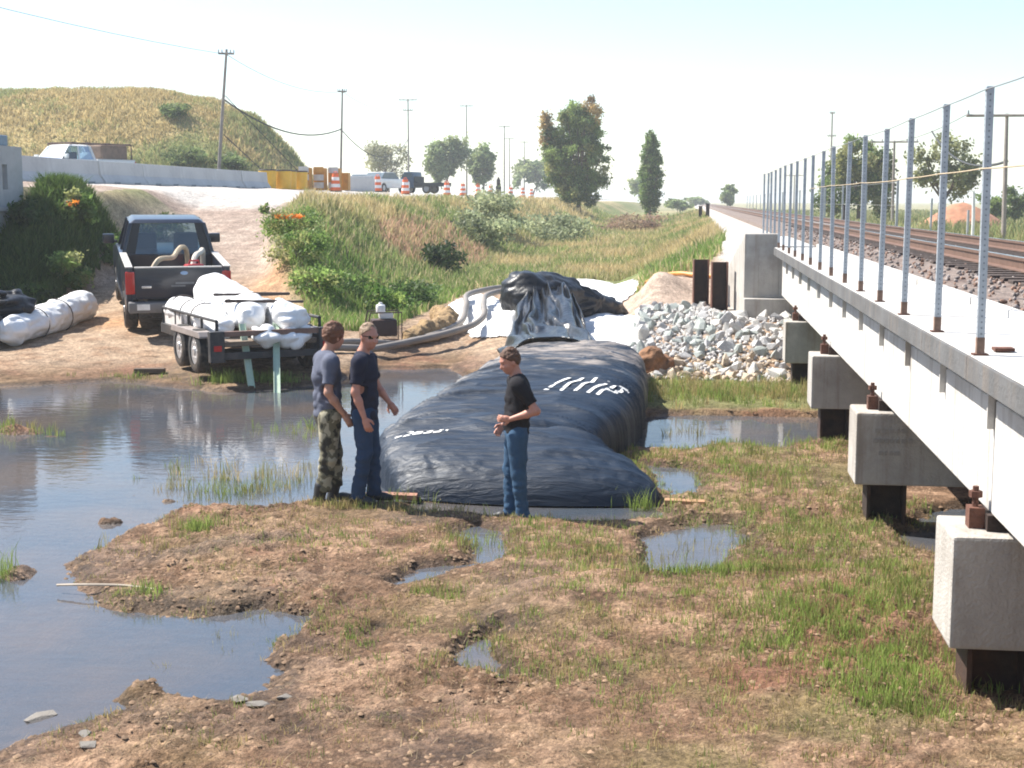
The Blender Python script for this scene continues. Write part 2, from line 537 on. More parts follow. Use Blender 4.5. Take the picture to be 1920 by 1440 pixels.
    c = mix(c, C(.16, .145, .058), ss(-.15, .4, fbm(X * 1.1, Y * 1.1, 51, 4)) * (.22 + .4 * ss(-1.2, 1.0, X)))
    c = mix(c, C(.085, .055, .035), ss(.12, .0, np.abs(wsd + .06)) * (wsd < .05) * .75)
    c = mix(c, C(.10, .06, .035), ss(.25, .5, fbm(X * 2.6, Y * 2.6, 151, 4)) * .6)
    # shore sand
    sand = ss(.6, 2.2, Y - ysh)
    c = mix(c, mix(np.broadcast_to(C(.40, .29, .20), N), C(.30, .195, .125), ss(-.1, .4, n2)), sand * (Y < 60))
    c = mix(c, mix(np.broadcast_to(C(.40, .315, .255), N), C(.33, .25, .20), ss(-.2, .4, n1)), ss(31, 37, Y) * ramp_mask)
    c = mix(c, C(.50, .27, .13), np.clip(np.exp(-((X + 9.9) / .9) ** 2 - ((Y - 33.2) / 1.8) ** 2) + np.exp(-((X + 12.6) / .7) ** 2 - ((Y - 29.2) / .8) ** 2), 0, 1) * .7)
    g = mix(np.broadcast_to(C(.16, .185, .065), N), C(.34, .275, .14), ss(-.25, .35, fbm(X * .25, Y * .12, 61, 4)))
    gm = np.clip(ss(xb - .3, xb + .4, X) * ss(28.5, 30.5, Y) * ss(-6.2, -7.2, X), 0, 1)
    gm = np.maximum(gm, ss(41, 47, Y) * ss(-13.3, -12.8, X))
    gm = np.maximum(gm, ss(34, 38, Y + n1) * ss(.9, .4, X) * ss(-3.4, -2.2, X) * ss(36.0, 38, Y - X * .6))
    gm = np.maximum(gm, ss(41, 46, Y) * ss(.9, .5, X) * (X > -13))
    gm = np.maximum(gm, ss(8.5, 9.5, X) * (Y > 30))
    gm = np.maximum(gm, (X < -36).astype(float))
    gm = np.maximum(gm, wm * ss(-14.6, -15.2, X) * (X > -16.2 - .2 * np.clip(Y - 36, 0, 9)) * .9 * (Y < 42))
    gm = np.maximum(gm, ss(20.8, 21.4, Y) * ss(24.9, 24.2, Y) * ss(-1.4, -1.0, X) * .75)
    gm = gm * (1 - .0 * rs)
    c = mix(c, g, gm)
    c = mix(c, C(.055, .06, .028), wm * ss(-14.3, -14.9, X) * ss(28, 29.5, Y) * ss(37, 35, Y) * .85)  # dark weedy soil, darkened further to paint in the highway bridge's shade
    c = mix(c, C(.50, .46, .42), (X < -13.2) * ss(42.5, 44.5, Y) * (X > -36) * 1.0)
    c = mix(c, C(.48, .44, .40), ss(.5, .9, X) * (X < 8) * ss(29, 30, Y))
    c = mix(c, C(.44, .335, .26), ss(-2.6, -1.6, X + .4 * n1) * ss(.95, .7, X) * ss(26, 28, Y) * ss(37.5, 36, Y - X * .6))
    far2 = ss(150, 400, Y)
    c = mix(c, C(.26, .24, .14), far2 * (np.abs(X - 3) > 4))
    c = c * (1 - .0 * near)[..., None]
    wet = np.maximum(ss(.075, .0, z), .8 * ss(.12, .5, fbm(X * .75, Y * .9, 717, 4)) * (z < .6)) * near
    c = c * (1 - .40 * wet)[..., None]
    return z, c, wet

def zt(x, y):
    return float(terrain(np.array([float(x)]), np.array([float(y)]))[0])

def axis(segs):
    a = [segs[0][0]]
    for lo, hi, st in segs:
        n = max(1, int(round((hi - lo) / st)))
        a += list(np.linspace(lo, hi, n + 1)[1:])
    return np.array(a)
def geo(lo, hi, s0, g):
    a = []; x = lo; s = s0
    while x < hi:
        s *= g; x += s; a.append(min(x, hi))
    return np.array(a)

gx = np.concatenate([-geo(18, 1500, .16, 1.17)[::-1], axis([(-18, -6.6, .075), (-6.6, 2.6, .032), (2.6, 8, .11)]), geo(8, 1500, .2, 1.17)])
gy = np.concatenate([[-60, -30, -15, -6, -2, 1, 3, 4.5, 5.6], axis([(6.4, 16.5, .033), (16.5, 30, .075), (30, 50, .16)]), geo(50, 2500, .2, 1.028)])
GX, GY = np.meshgrid(gx, gy)
GZ, GC, GW = terrain(GX, GY, True)
nx_, ny_ = len(gx), len(gy)
ii = (np.arange(ny_ - 1)[:, None] * nx_ + np.arange(nx_ - 1)[None, :]).ravel()
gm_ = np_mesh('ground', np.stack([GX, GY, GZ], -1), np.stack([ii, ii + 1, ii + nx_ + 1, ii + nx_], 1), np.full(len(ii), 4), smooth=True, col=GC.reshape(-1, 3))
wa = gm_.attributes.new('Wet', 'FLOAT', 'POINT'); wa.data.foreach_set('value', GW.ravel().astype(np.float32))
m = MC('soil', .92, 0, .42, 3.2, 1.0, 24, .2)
nt = m.node_tree
_b = nt.nodes['Principled BSDF']; _src = _b.inputs['Base Color'].links[0].from_socket
for _sc, _lo, _hi in ((17.0, .62, 1.35), (60.0, .7, 1.3)):
    _n = nt.nodes.new('ShaderNodeTexNoise'); _n.inputs['Scale'].default_value = _sc; _n.inputs['Detail'].default_value = 6; _n.inputs['Roughness'].default_value = .7
    nt.links.new([q for q in nt.nodes if q.type == 'TEX_COORD'][0].outputs['Object'], _n.inputs['Vector'])
    _m = nt.nodes.new('ShaderNodeMapRange'); _m.inputs['From Min'].default_value = .36; _m.inputs['From Max'].default_value = .64; _m.inputs['To Min'].default_value = _lo; _m.inputs['To Max'].default_value = _hi
    nt.links.new(_n.outputs['Fac'], _m.inputs['Value'])
    _v = nt.nodes.new('ShaderNodeVectorMath'); _v.operation = 'SCALE'; nt.links.new(_src, _v.inputs[0]); nt.links.new(_m.outputs[0], _v.inputs['Scale']); _src = _v.outputs[0]
nt.links.new(_src, _b.inputs['Base Color'])
at = nt.nodes.new('ShaderNodeAttribute'); at.attribute_name = 'Wet'
mr = nt.nodes.new('ShaderNodeMapRange'); mr.inputs['To Min'].default_value = .93; mr.inputs['To Max'].default_value = .38
nt.links.new(at.outputs['Fac'], mr.inputs['Value']); nt.links.new(mr.outputs[0], nt.nodes['Principled BSDF'].inputs['Roughness'])
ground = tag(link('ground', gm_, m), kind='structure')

# water sheet
wm_ = bpy.data.materials.new('pond_water'); wm_.use_nodes = True
n = wm_.node_tree.nodes; l = wm_.node_tree.links
n.remove(n['Principled BSDF'])
tc = n.new('ShaderNodeTexCoord')
nz = n.new('ShaderNodeTexNoise'); nz.inputs['Scale'].default_value = .55; nz.inputs['Detail'].default_value = 5
l.new(tc.outputs['Object'], nz.inputs['Vector'])
rp = n.new('ShaderNodeValToRGB')
rp.color_ramp.elements[0].position = .38; rp.color_ramp.elements[0].color = (.11, .135, .17, 1)
rp.color_ramp.elements[1].position = .62; rp.color_ramp.elements[1].color = (.19, .165, .155, 1)
l.new(nz.outputs['Fac'], rp.inputs['Fac'])
murk = n.new('ShaderNodeBsdfDiffuse'); l.new(rp.outputs[0], murk.inputs['Color'])
clear = n.new('ShaderNodeBsdfTransparent'); clear.inputs[0].default_value = (.78, .75, .72, 1)
body = n.new('ShaderNodeMixShader'); body.inputs[0].default_value = .5
l.new(clear.outputs[0], body.inputs[1]); l.new(murk.outputs[0], body.inputs[2])
mp = n.new('ShaderNodeMapping'); mp.inputs['Scale'].default_value = (1.0, 2.2, 1)
l.new(tc.outputs['Object'], mp.inputs['Vector'])
nb = n.new('ShaderNodeTexNoise'); nb.inputs['Scale'].default_value = 3.2; nb.inputs['Detail'].default_value = 3
l.new(mp.outputs[0], nb.inputs['Vector'])
bp = n.new('ShaderNodeBump'); bp.inputs['Strength'].default_value = .05; bp.inputs['Distance'].default_value = .06
l.new(nb.outputs['Fac'], bp.inputs['Height'])
frs = n.new('ShaderNodeFresnel'); frs.inputs['IOR'].default_value = 1.45; l.new(bp.outputs[0], frs.inputs['Normal'])
gl = n.new('ShaderNodeBsdfGlossy'); gl.inputs['Roughness'].default_value = .03; l.new(bp.outputs[0], gl.inputs['Normal'])
wmx = n.new('ShaderNodeMixShader'); l.new(frs.outputs[0], wmx.inputs[0]); l.new(body.outputs[0], wmx.inputs[1]); l.new(gl.outputs[0], wmx.inputs[2])
l.new(wmx.outputs[0], n['Material Output'].inputs['Surface'])
mb = MB(); mb.add([(-30, 4, 0), (9, 4, 0), (9, 27.5, 0), (-30, 27.5, 0)], [(0, 1, 2, 3)])
tag(mb.build('water', wm_), kind='structure')

# road on the embankment
asph = M('asphalt', (.06, .06, .062), .9, var=.2, scale=3, bump=.2, bscale=60)
mb = MB(); mb.add([(-35.5, -60, 3.852), (-21.9, -60, 3.852), (-21.9, 430, 3.852), (-35.5, 430, 3.852)], [(0, 1, 2, 3)])
road = tag(mb.build('road', asph), kind='structure')
white_paint = M('road_paint', (.75, .75, .72), .7)
for xx in (-22.3, -35.0):
    mb = MB(); mb.add([(xx - .06, -60, 3.857), (xx + .06, -60, 3.857), (xx + .06, 430, 3.857), (xx - .06, 430, 3.857)], [(0, 1, 2, 3)])
    mb.build('edge_line', white_paint, road)

# hill behind the road
hx = np.linspace(-150, -23, 170); hy = np.linspace(82, 170, 90)
HX, HY = np.meshgrid(hx, hy)
prof = np.interp(HX + np.clip(HY - 100, 0, 99) * .36, [-150, -90, -51.5, -46.8, -39.8, -37.6, -34.1, -31.7, -30.2, -28.6, -27.0, -25.5, -23], [10.6, 11.2, 11.7, 11.9, 12.0, 11.5, 10.6, 9.7, 8.3, 6.6, 5.0, 3.9, 3.5])
rise = ss(84, 103, HY) * ss(170, 140, HY)
nn = fbm(HX * .12, HY * .12, 201, 4); nn2 = fbm(HX * .7, HY * .7, 211, 4)
HZ = 3.5 + (prof - 3.8) * rise ** .8 + (.5 * nn + .28 * nn2) * rise - .1
gf = ss(.0, .4, fbm(HX * .13, HY * .2, 221, 4) + .55 * np.exp(-((HX + 33) / 5) ** 2 - ((HY - 90) / 6) ** 2))
HC = np.array([.36, .28, .13]) + (np.array([.19, .20, .08]) - np.array([.36, .28, .13])) * gf[..., None]
ii = (np.arange(89)[:, None] * 170 + np.arange(169)[None, :]).ravel()
hm = np_mesh('hill', np.stack([HX, HY, HZ], -1), np.stack([ii, ii + 1, ii + 171, ii + 170], 1), np.full(len(ii), 4), True, HC.reshape(-1, 3))
tag(link('hill', hm, MC('hill_soil', .95, 0, .35, .8, .6, 3, .1)), kind='structure')
def hill_z(x, y):
    fx = np.clip((x - hx[0]) / (hx[1] - hx[0]), 0, 168.99); fy = np.clip((y - hy[0]) / (hy[1] - hy[0]), 0, 88.99)
    i = fx.astype(int); j = fy.astype(int); fx = fx - i; fy = fy - j
    return (HZ[j, i] * (1 - fx) + HZ[j, i + 1] * fx) * (1 - fy) + (HZ[j + 1, i] * (1 - fx) + HZ[j + 1, i + 1] * fx) * fy

# ================================================================== RAILWAY BRIDGE
conc_white = M('pale_concrete', (.52, .505, .475), .85, var=.10, scale=1.2, bump=.15, bscale=40, dirt=(.33, .30, .26), dscale=1.1, damt=.5, streak=.65)
conc_grey = M('weathered_concrete', (.105, .105, .105), .9, var=.25, scale=2.5, bump=.2, bscale=35, dirt=(.06, .058, .055), dscale=1.6, damt=.6, streak=.5)
conc_cap = M('cap_concrete', (.40, .375, .34), .9, var=.16, scale=3, bump=.3, bscale=45, dirt=(.24, .21, .175), dscale=1.3, damt=.65, streak=.6)
rust = M('rusty_steel', (.13, .055, .035), .8, metal=.2, var=.4, scale=9, bump=.3, bscale=60, dirt=(.05, .025, .02), dscale=3, damt=.8)
rust_dark = M('dark_rusty_steel', (.035, .022, .018), .75, metal=.2, var=.4, scale=7, bump=.2, bscale=50, dirt=(.11, .05, .03), dscale=2, damt=.6)
bridge = empty('railway_bridge', (4.6, 29.3, 0), 0, 'pale concrete railway bridge on square pier caps, right of the inflated dam', 'bridge')
PIERS = [-1.7, 3.4, 8.55, 13.6, 18.65, 23.95]
ends = [-6.8] + PIERS + [29.3]
for i in range(len(ends) - 1):
    y0, y1 = ends[i] + .25, ends[i + 1] + .25
    if i == len(ends) - 2: y1 = 29.25
    # two girders across the width, each span its own
    MB().prism([(1.885, 1.27), (3.9, 1.27), (3.9, 1.98), (1.885, 1.98)], y0 + .008, y1 - .008).build('girder', conc_white, bridge, .012, world=True)
    MB().prism([(5.4, 1.27), (7.3, 1.27), (7.3, 1.98), (5.4, 1.98)], y0 + .008, y1 - .008).build('girder', conc_white, bridge, .012, world=True)
    # deck slab and its recessed upper web with stiffening ribs
    MB().b2((1.90, y0 + .006, 1.985), (7.32, y1 - .006, 2.14)).build('deck_slab', conc_white, bridge, world=True)
    yy = y0
    k = 3
    for j in range(k):
        a = y0 + (y1 - y0) * j / k; c = y0 + (y1 - y0) * (j + 1) / k
        MB().b2((1.72, a + .006, 2.135), (2.62, c - .006, 2.262)).build('walkway_slab', conc_white, bridge, .006, world=True)
        MB().b2((1.70, a + .004, 2.105), (1.745, c - .004, 2.256)).build('curb', conc_grey, bridge, .006, world=True)
        MB().b2((1.84, a + .004, 1.80), (1.884, a + .03, 2.128)).build('rib', conc_white, bridge, world=True)
    MB().b2((2.56, y0 + .004, 2.25), (2.66, y1 - .004, 2.33)).build('ballast_curb', conc_white, bridge, .008, world=True)
    MB().b2((7.0, y0, 2.14), (7.32, y1, 2.4)).build('parapet', conc_white, bridge, .01, world=True)
for py in PIERS:
    MB().b2((1.62, py, .46), (7.6, py + .62, 1.17)).build('pier_cap', conc_cap, bridge, .022, world=True)
    for px in (1.95, 3.55, 5.1, 6.7):
        mb = MB()
        mb.b2((px - .19, py + .14, -.6), (px - .155, py + .5, .46)); mb.b2((px + .155, py + .14, -.6), (px + .19, py + .5, .46)); mb.b2((px - .155, py + .3, -.6), (px + .155, py + .34, .46))
        mb.build('pile', rust_dark, bridge, .006, world=True)
    # bearing with its anchor bracket
    for k, bx in enumerate((2.05, 5.7)):
        bo = MB().b2((bx - .2, py + .16, 1.168), (bx + .25, py + .46, 1.272)).build('bearing', rust_dark, bridge, world=True)
    mb = MB(); mb.b2((1.755, py + .24, 1.168), (1.85, py + .36, 1.30)); mb.cyl((1.80, py + .30, 1.29), (1.80, py + .30, 1.43), .02, n=8); mb.cyl((1.80, py + .30, 1.36), (1.80, py + .30, 1.40), .042, n=6)
    mb.build('anchor_bolt', rust, bridge, world=True)
# abutment, its bearing seat and the sloped wing wall
MB().b2((1.12, 29.3, 0.2), (7.7, 30.1, 1.19)).build('abutment_seat', conc_cap, bridge, .02, world=True)
MB().b2((1.12, 29.62, 1.19), (1.84, 30.1, 2.53)).build('abutment_cheek', conc_cap, bridge, .018, world=True)
MB().b2((1.84, 29.62, 1.19), (7.7, 30.1, 2.13)).build('abutment_backwall', conc_cap, bridge, world=True)
MB().b2((7.34, 29.62, 2.13), (7.7, 30.1, 2.53)).build('abutment_cheek', conc_cap, bridge, .018, world=True)
mb = MB()
A = [(1.12, 29.61), (1.42, 29.61), (1.05, 34.2), (.75, 34.2)]
zt_ = [2.52, 2.52, 1.35, 1.35]
mb.add([(p[0], p[1], 0.2) for p in A] + [(p[0], p[1], q) for p, q in zip(A, zt_)], [(0, 1, 2, 3), (4, 7, 6, 5), (0, 4, 5, 1), (1, 5, 6, 2), (2, 6, 7, 3), (3, 7, 4, 0)])
mb.build('wing_wall', conc_cap, bridge, .015, world=True)
for (x0, z0) in ((1.15, 1.0),):
    pass
# approach slab edge after the abutment
for j in range(4):
    a = 30.12 + j * 2.1
    MB().b2((1.72, a, 2.06), (2.62, a + 2.09, 2.262)).build('walkway_slab', conc_white, bridge, .006, world=True)

# stencilled number rows on the pier cap (too worn to read in the photo)
stencil = M('stencil_black', (.30, .28, .25), .9)
mb = MB()
for r_, (zz, x0, x1) in enumerate(((1.0, 1.80, 2.12), (.9, 1.78, 2.16), (.78, 1.84, 2.06))):
    x = x0
    while x < x1:
        wd = random.uniform(.02, .05)
        mb.b2((x, 13.590, zz - .018), (x + wd, 13.596, zz + .018)); x += wd + random.uniform(.015, .03)
mb.build('stencil_marks', stencil, bridge, world=True)['kind'] = 'stuff'

# ballast bed, stones, ties and rails
ballast_mat = M('ballast_bed', (.20, .155, .13), .95, var=.5, scale=14, bump=.8, bscale=25, dirt=(.12, .07, .05), dscale=.8, damt=.7)
bp_ = [(2.665, 2.15), (2.665, 2.31), (3.25, 2.335), (6.2, 2.335), (6.9, 2.2), (6.9, 2.15)]
tag(MB().prism(bp_, -8, 420).build('ballast_bed', ballast_mat), kind='structure')
def hull_rock(seed, flat=.8, n=13):
    r_ = random.Random(seed)
    bm = bmesh.new()
    for i in range(n):
        v = Vector((r_.gauss(0, 1), r_.gauss(0, 1), r_.gauss(0, 1))).normalized() * r_.uniform(.8, 1.05)
        bm.verts.new((v.x * r_.uniform(.8, 1.15), v.y * .85, v.z * flat))
    g = bmesh.ops.convex_hull(bm, input=bm.verts)
    bmesh.ops.delete(bm, geom=list({e for e in g['geom_interior'] if isinstance(e, bmesh.types.BMVert)}), context='VERTS')
    bmesh.ops.triangulate(bm, faces=bm.faces)
    me = bpy.data.meshes.new('rock'); bm.to_mesh(me); bm.free()
    return me
ROCKS = [hull_rock(s) for s in range(10)]
def scatter_stones(name, pts, sizes, cols, mat, parent=None):
    Vs, Ls, Cs = [], [], []
    off = 0
    base = []
    for me in ROCKS:
        v = np.array([q.co for q in me.vertices]); f = np.array([list(p.vertices) for p in me.polygons])
        base.append((v, f))
    for i, p in enumerate(pts):
        v, f = base[i % len(base)]
        q = np.array(Quaternion((rng.normal(), rng.normal(), rng.normal(), rng.normal())).normalized().to_matrix())
        Vs.append((v * sizes[i]) @ q + np.array(p)); Ls.append(f + off); Cs.append(np.broadcast_to(np.array(cols[i]), v.shape)); off += len(v)
    L = np.concatenate(Ls)
    return link(name, np_mesh(name, np.concatenate(Vs), L.ravel(), np.full(len(L), 3), col=np.concatenate(Cs)), mat, parent)
pts, szs, cls = [], [], []
for i in range(5200):
    y = 5 + 40 * rng.random() ** 1.6
    x = rng.uniform(2.68, 6.7)
    if 3.6 < x < 5.8 and rng.random() < .55: continue
    z = np.interp(x, [2.66, 3.25, 6.2, 6.9], [2.31, 2.335, 2.335, 2.2])
    pts.append((x, y, z + rng.uniform(0, .02))); szs.append(rng.uniform(.022, .042))
    g = rng.uniform(.6, 1.5)
    cls.append((.22 * g, .19 * g, .175 * g) if rng.random() < .6 else (.19 * g, .12 * g, .09 * g))
tag(scatter_stones('ballast', pts, szs, cls, MC('ballast_stone', .95, 0, .2, 20)), 'grey and brown crushed stone ballast under the railway track', 'ballast', kind='stuff')

track = empty('railway_track', (4.7, 5, 2.33), 0, 'single railway track with rusty rails on dark ties along the bridge', 'railway track')
tie_mat = M('tie_wood', (.05, .036, .03), .9, var=.4, scale=6, bump=.5, bscale=20, dirt=(.14, .1, .08), dscale=2, damt=.5)
rail_mat = M('rail_steel', (.19, .115, .085), .55, metal=.5, var=.2, scale=5)
rail_top = M('rail_head', (.5, .48, .46), .22, metal=1.0, var=.1)
tie_me = MB().box((0, 0, 0), (2.6, .23, .12)).mesh('tie', .012)
tie_me.materials.append(tie_mat)
for i in range(88):
    y = 4.5 + i * .54
    link('tie', tie_me, None, track, (0 + rng.uniform(-.04, .04), y - 5, -.015), (0, 0, rng.uniform(-.02, .02)))
for i, rx in enumerate((3.92, 5.48)):
    p = [(-.075, 0), (.075, 0), (.075, .012), (.012, .03), (.012, .115), (.037, .125), (.037, .16), (-.037, .16), (-.037, .125), (-.012, .115), (-.012, .03), (-.075, .012)]
    ro = MB().prism([(rx - 4.7 + a, b + .047) for a, b in p], -12, 440).build('rail', rail_mat, track)
    MB().b2((rx - 4.7 - .034, -12, .2075), (rx - 4.7 + .034, 440, .2105)).build('rail_head', rail_top, ro)

# fence along the bridge walkway
galv = M('galvanised_steel', (.38, .415, .45), .5, metal=.4, var=.18, scale=12, dirt=(.25, .26, .28), dscale=5, damt=.5)
hole = M('punched_hole', (.19, .21, .23), .9)
rope_mat = M('frayed_rope', (.45, .36, .24), .9)
wire_mat = M('fence_wire', (.30, .30, .29), .5, metal=.6)
fence = empty('bridge_fence', (1.775, 9.0, 2.262), 0, 'tall galvanised post fence standing on the railway bridge walkway', 'fence')
post_me = MB().prism([(-.023, -.023), (.023, -.023), (.023, .023), (-.023, .023)], 0, 1.62, 'z').mesh('post', .004)
post_me.materials.append(galv)
mb = MB()
for k in range(44):
    z = .06 + k * .036
    for s_ in (-1, 1):
        mb.cyl((0, s_ * .0225, z), (0, s_ * .0236, z), .0065, n=6)
        mb.cyl((s_ * .0225, 0, z), (s_ * .0236, 0, z), .0065, n=6)
hole_me = mb.mesh('punched_hole'); hole_me.materials.append(hole)
sleeve_me = MB().prism([(-.0245, -.0245), (.0245, -.0245), (.0245, .0245), (-.0245, .0245)], 0, .11, 'z').mesh('sleeve', .004)
sleeve_me.materials.append(M('rust_stain', (.22, .135, .095), .75, var=.4, scale=14))
posts_y = [4.2, 5.7, 7.25] + [8.80 + 1.545 * k for k in range(18)]
tops = []
for k, y in enumerate(posts_y):
    h_ = 1.0 + rng.uniform(-.008, .008)
    tilt = (rng.uniform(-.008, .008), rng.uniform(-.01, .012), 0)
    zb = 2.262
    po = link('post', post_me, None, fence, (rng.uniform(-.008, .008), y - 9.0, 0), tilt)
    po.scale = (1, 1, h_)
    tops.append((1.775 + po.location.x + tilt[1] * 1.64, y - tilt[0] * 1.64, zb + 1.60 * h_))
    if y < 26: link('punched_holes', hole_me, None, po)['kind'] = 'stuff'
    link('sleeve', sleeve_me, None, po, (0, 0, .001))
    if y < 16:
        MB().b2((-.045, -.045, .0), (.045, .045, .010)).build('base_plate', rust, po)
def sag(a, b, s, n=6):
    a = Vector(a); b = Vector(b)
    return [a.lerp(b, i / n) - Vector((0, 0, s * 4 * (i / n) * (1 - i / n))) for i in range(n + 1)]
for zz, r_, mt, y_hi in ((0, .004, wire_mat, 99), (-.47, .0045, rope_mat, 22)):
    pts = []
    tt = [t for t in tops if t[1] < y_hi]
    for a, b_ in zip(tt[:-1], tt[1:]):
        pts += sag((a[0] - .03, a[1], a[2] + zz), (b_[0] - .03, b_[1], b_[2] + zz), .004, 4)[:-1]
    pts.append(Vector((tt[-1][0] - .03, tt[-1][1], tt[-1][2] + zz)))
    MB().tube(pts, r_, 5).build('top_wire' if zz == 0 else 'middle_rope', mt, fence, world=True)
MB().b2((1.90, 8.95, 2.27), (2.02, 9.06, 2.29)).build('bent_bracket', rust, fence, world=True)

# ================================================================== HIGHWAY BRIDGE at the left edge
conc_blue = M('highway_concrete', (.40, .41, .42), .9, var=.12, scale=2, bump=.2, bscale=40, dirt=(.26, .26, .26), dscale=1.1, damt=.5)
hb = empty('highway_bridge', (-17.4, 33.9, 3.0), 0, 'grey concrete highway bridge end with recessed panel at the left edge', 'bridge')
MB().b2((-17.45, -12, 3.08), (-17.0, 32.95, 4.58)).build('parapet', conc_blue, hb, .02, world=True)
mb = MB(); mb.b2((-17.45, 33.2, 3.08), (-17.0, 34.0, 4.58)); mb.b2((-17.45, 32.94, 4.12), (-17.0, 33.21, 4.58)); mb.b2((-17.45, 32.94, 3.08), (-17.0, 33.21, 3.5)); mb.b2((-17.45, 32.94, 3.5), (-17.14, 33.21, 4.12))
mb.build('end_block', conc_blue, hb, world=True)
MB().b2((-17.5, -12, 2.96), (-16.96, 34.04, 3.078)).build('ledge', M('ledge_concrete', (.55, .55, .54), .85), hb, .01, world=True)
MB().b2((-36.5, -12, 2.3), (-17.1, 33.9, 2.955)).build('deck', conc_blue, hb, world=True)
mb = MB(); mb.prism([(34.0, 2.955), (34.0, 1.2), (30.2, .2), (30.2, 2.955)], -17.46, -17.02, 'x').build('wing_wall', conc_blue, hb, .015, world=True)
MB().b2((-36.5, 30.2, -.3), (-17.5, 30.7, 2.295)).build('abutment', conc_blue, hb, world=True)
box_ = MB().b2((-17.42, 33.0, 4.584), (-17.1, 33.5, 4.85)).build('barrier_light', M('lamp_housing_blue', (.14, .22, .30), .5), bevel=.03)
tag(box_, 'small blue box on top of the grey highway bridge parapet', 'box')

# jersey barriers along the road
jb = [(-.30, 0), (.30, 0), (.30, .08), (.13, .33), (.08, .82), (-.08, .82), (-.13, .33), (-.30, .08)]
jersey_mat = M('barrier_concrete', (.50, .50, .50), .9, var=.1, scale=1.5, bump=.2, bscale=40, dirt=(.30, .30, .31), dscale=.7, damt=.5)
j_me = MB().prism(jb, -1.98, 1.98).mesh('barrier_body', .015); j_me.materials.append(jersey_mat)
slot_me = MB().prism([(.29, -.002), (.306, -.002), (.306, .075), (.29, .075)], -.28, .28).mesh('drain_slot'); slot_me.materials.append(hole)
ordn = ['first', 'second', 'third', 'fourth', 'fifth', 'sixth', 'seventh', 'eighth', 'ninth']
for k in range(9):
    y = 66.0 - k * 4.0
    if y < 33: break
    r_ = empty('concrete_barrier', (-21.2 + rng.uniform(-.03, .03), y, 3.83), rng.uniform(-.006, .006), 'grey concrete road barrier, %s one counted from the yellow barrels' % ordn[k], 'barrier', 'concrete barriers along the road')
    link('barrier_body', j_me, None, r_)
    for s_ in (-1, 1): link('drain_slot', slot_me, None, r_, (0, s_ * .95, 0))

# ================================================================== INFLATED DAM
def polymat(name, base, dust, rough):
    m = M(name, base, rough, var=.25, scale=6, bump=.12, bscale=22, dirt=dust, dscale=.55, damt=.75, spec=.5)
    return m
dam_mat = bpy.data.materials.new('dam_fabric'); dam_mat.use_nodes = True
n = dam_mat.node_tree.nodes; l = dam_mat.node_tree.links; b = n['Principled BSDF']
tc = n.new('ShaderNodeTexCoord')
mp = n.new('ShaderNodeMapping'); mp.inputs['Scale'].default_value = (.7, 2.6, 1.2)
l.new(tc.outputs['Object'], mp.inputs['Vector'])
nz = n.new('ShaderNodeTexNoise'); nz.inputs['Scale'].default_value = 1.6; nz.inputs['Detail'].default_value = 8; nz.inputs['Roughness'].default_value = .7
l.new(mp.outputs[0], nz.inputs['Vector'])
sx = n.new('ShaderNodeSeparateXYZ'); l.new(tc.outputs['Object'], sx.inputs[0])
mr = n.new('ShaderNodeMapRange'); mr.inputs['From Min'].default_value = 2.0; mr.inputs['From Max'].default_value = 9.0; mr.inputs['To Min'].default_value = -.10; mr.inputs['To Max'].default_value = .20
l.new(sx.outputs['Y'], mr.inputs['Value'])
ad = n.new('ShaderNodeMath'); ad.operation = 'ADD'; l.new(nz.outputs['Fac'], ad.inputs[0]); l.new(mr.outputs[0], ad.inputs[1])
rp = n.new('ShaderNodeValToRGB')
rp.color_ramp.elements[0].position = .50; rp.color_ramp.elements[0].color = (.006, .016, .034, 1)
rp.color_ramp.elements[1].position = .80; rp.color_ramp.elements[1].color = (.30, .26, .23, 1)
e = rp.color_ramp.elements.new(.60); e.color = (.020, .030, .046, 1)
l.new(ad.outputs[0], rp.inputs['Fac']); l.new(rp.outputs[0], b.inputs['Base Color'])
b.inputs['Roughness'].default_value = .50
b.inputs['Specular IOR Level'].default_value = .36
nb = n.new('ShaderNodeTexNoise'); nb.inputs['Scale'].default_value = 3.2; nb.inputs['Detail'].default_value = 5; nb.inputs['Roughness'].default_value = .6; nb.inputs['Distortion'].default_value = .6
mp2 = n.new('ShaderNodeMapping'); mp2.inputs['Scale'].default_value = (.7, 5.5, 3.0); l.new(tc.outputs['Object'], mp2.inputs['Vector']); l.new(mp2.outputs[0], nb.inputs['Vector'])
bp = n.new('ShaderNodeBump'); bp.inputs['Strength'].default_value = .55; bp.inputs['Distance'].default_value = .05
l.new(nb.outputs['Fac'], bp.inputs['Height']); l.new(bp.outputs[0], b.inputs['Normal'])

dam = empty('inflated_dam', (-1.7, 14.5, 0), 0, 'long water-filled black plastic dam tube lying across the mud', 'water dam')
SY = [14.42, 14.47, 14.56, 14.72, 15.0, 15.5, 16.1, 16.5, 16.9, 17.5, 18.5, 20, 22, 23.5, 24.6, 25.6, 26.4]
SL = [-3.02, -3.08, -3.14, -3.22, -3.38, -3.58, -3.68, -3.70, -3.66, -3.58, -3.46, -3.38, -3.28, -3.12, -2.95, -2.85, -2.75]
SR = [-.36, -.30, -.28, -.32, -.48, -.82, -1.06, -1.02, -.9, -.76, -.66, -.62, -.64, -.76, -.92, -1.1, -1.2]
SH = [.03, .16, .27, .38, .50, .61, .67, .67, .70, .74, .78, .80, .80, .78, .72, .60, .40]
ny = 620; nv = 150
ys = np.concatenate([np.linspace(14.42, 14.75, 40), np.linspace(14.76, 26.4, ny - 40)])
Lx = np.interp(ys, SY, SL); Rx = np.interp(ys, SY, SR); Hh = np.interp(ys, SY, SH)
def smooth1(a, k=5):
    for _ in range(k):
        a[1:-1] = (a[:-2] + 2 * a[1:-1] + a[2:]) / 4
    return a
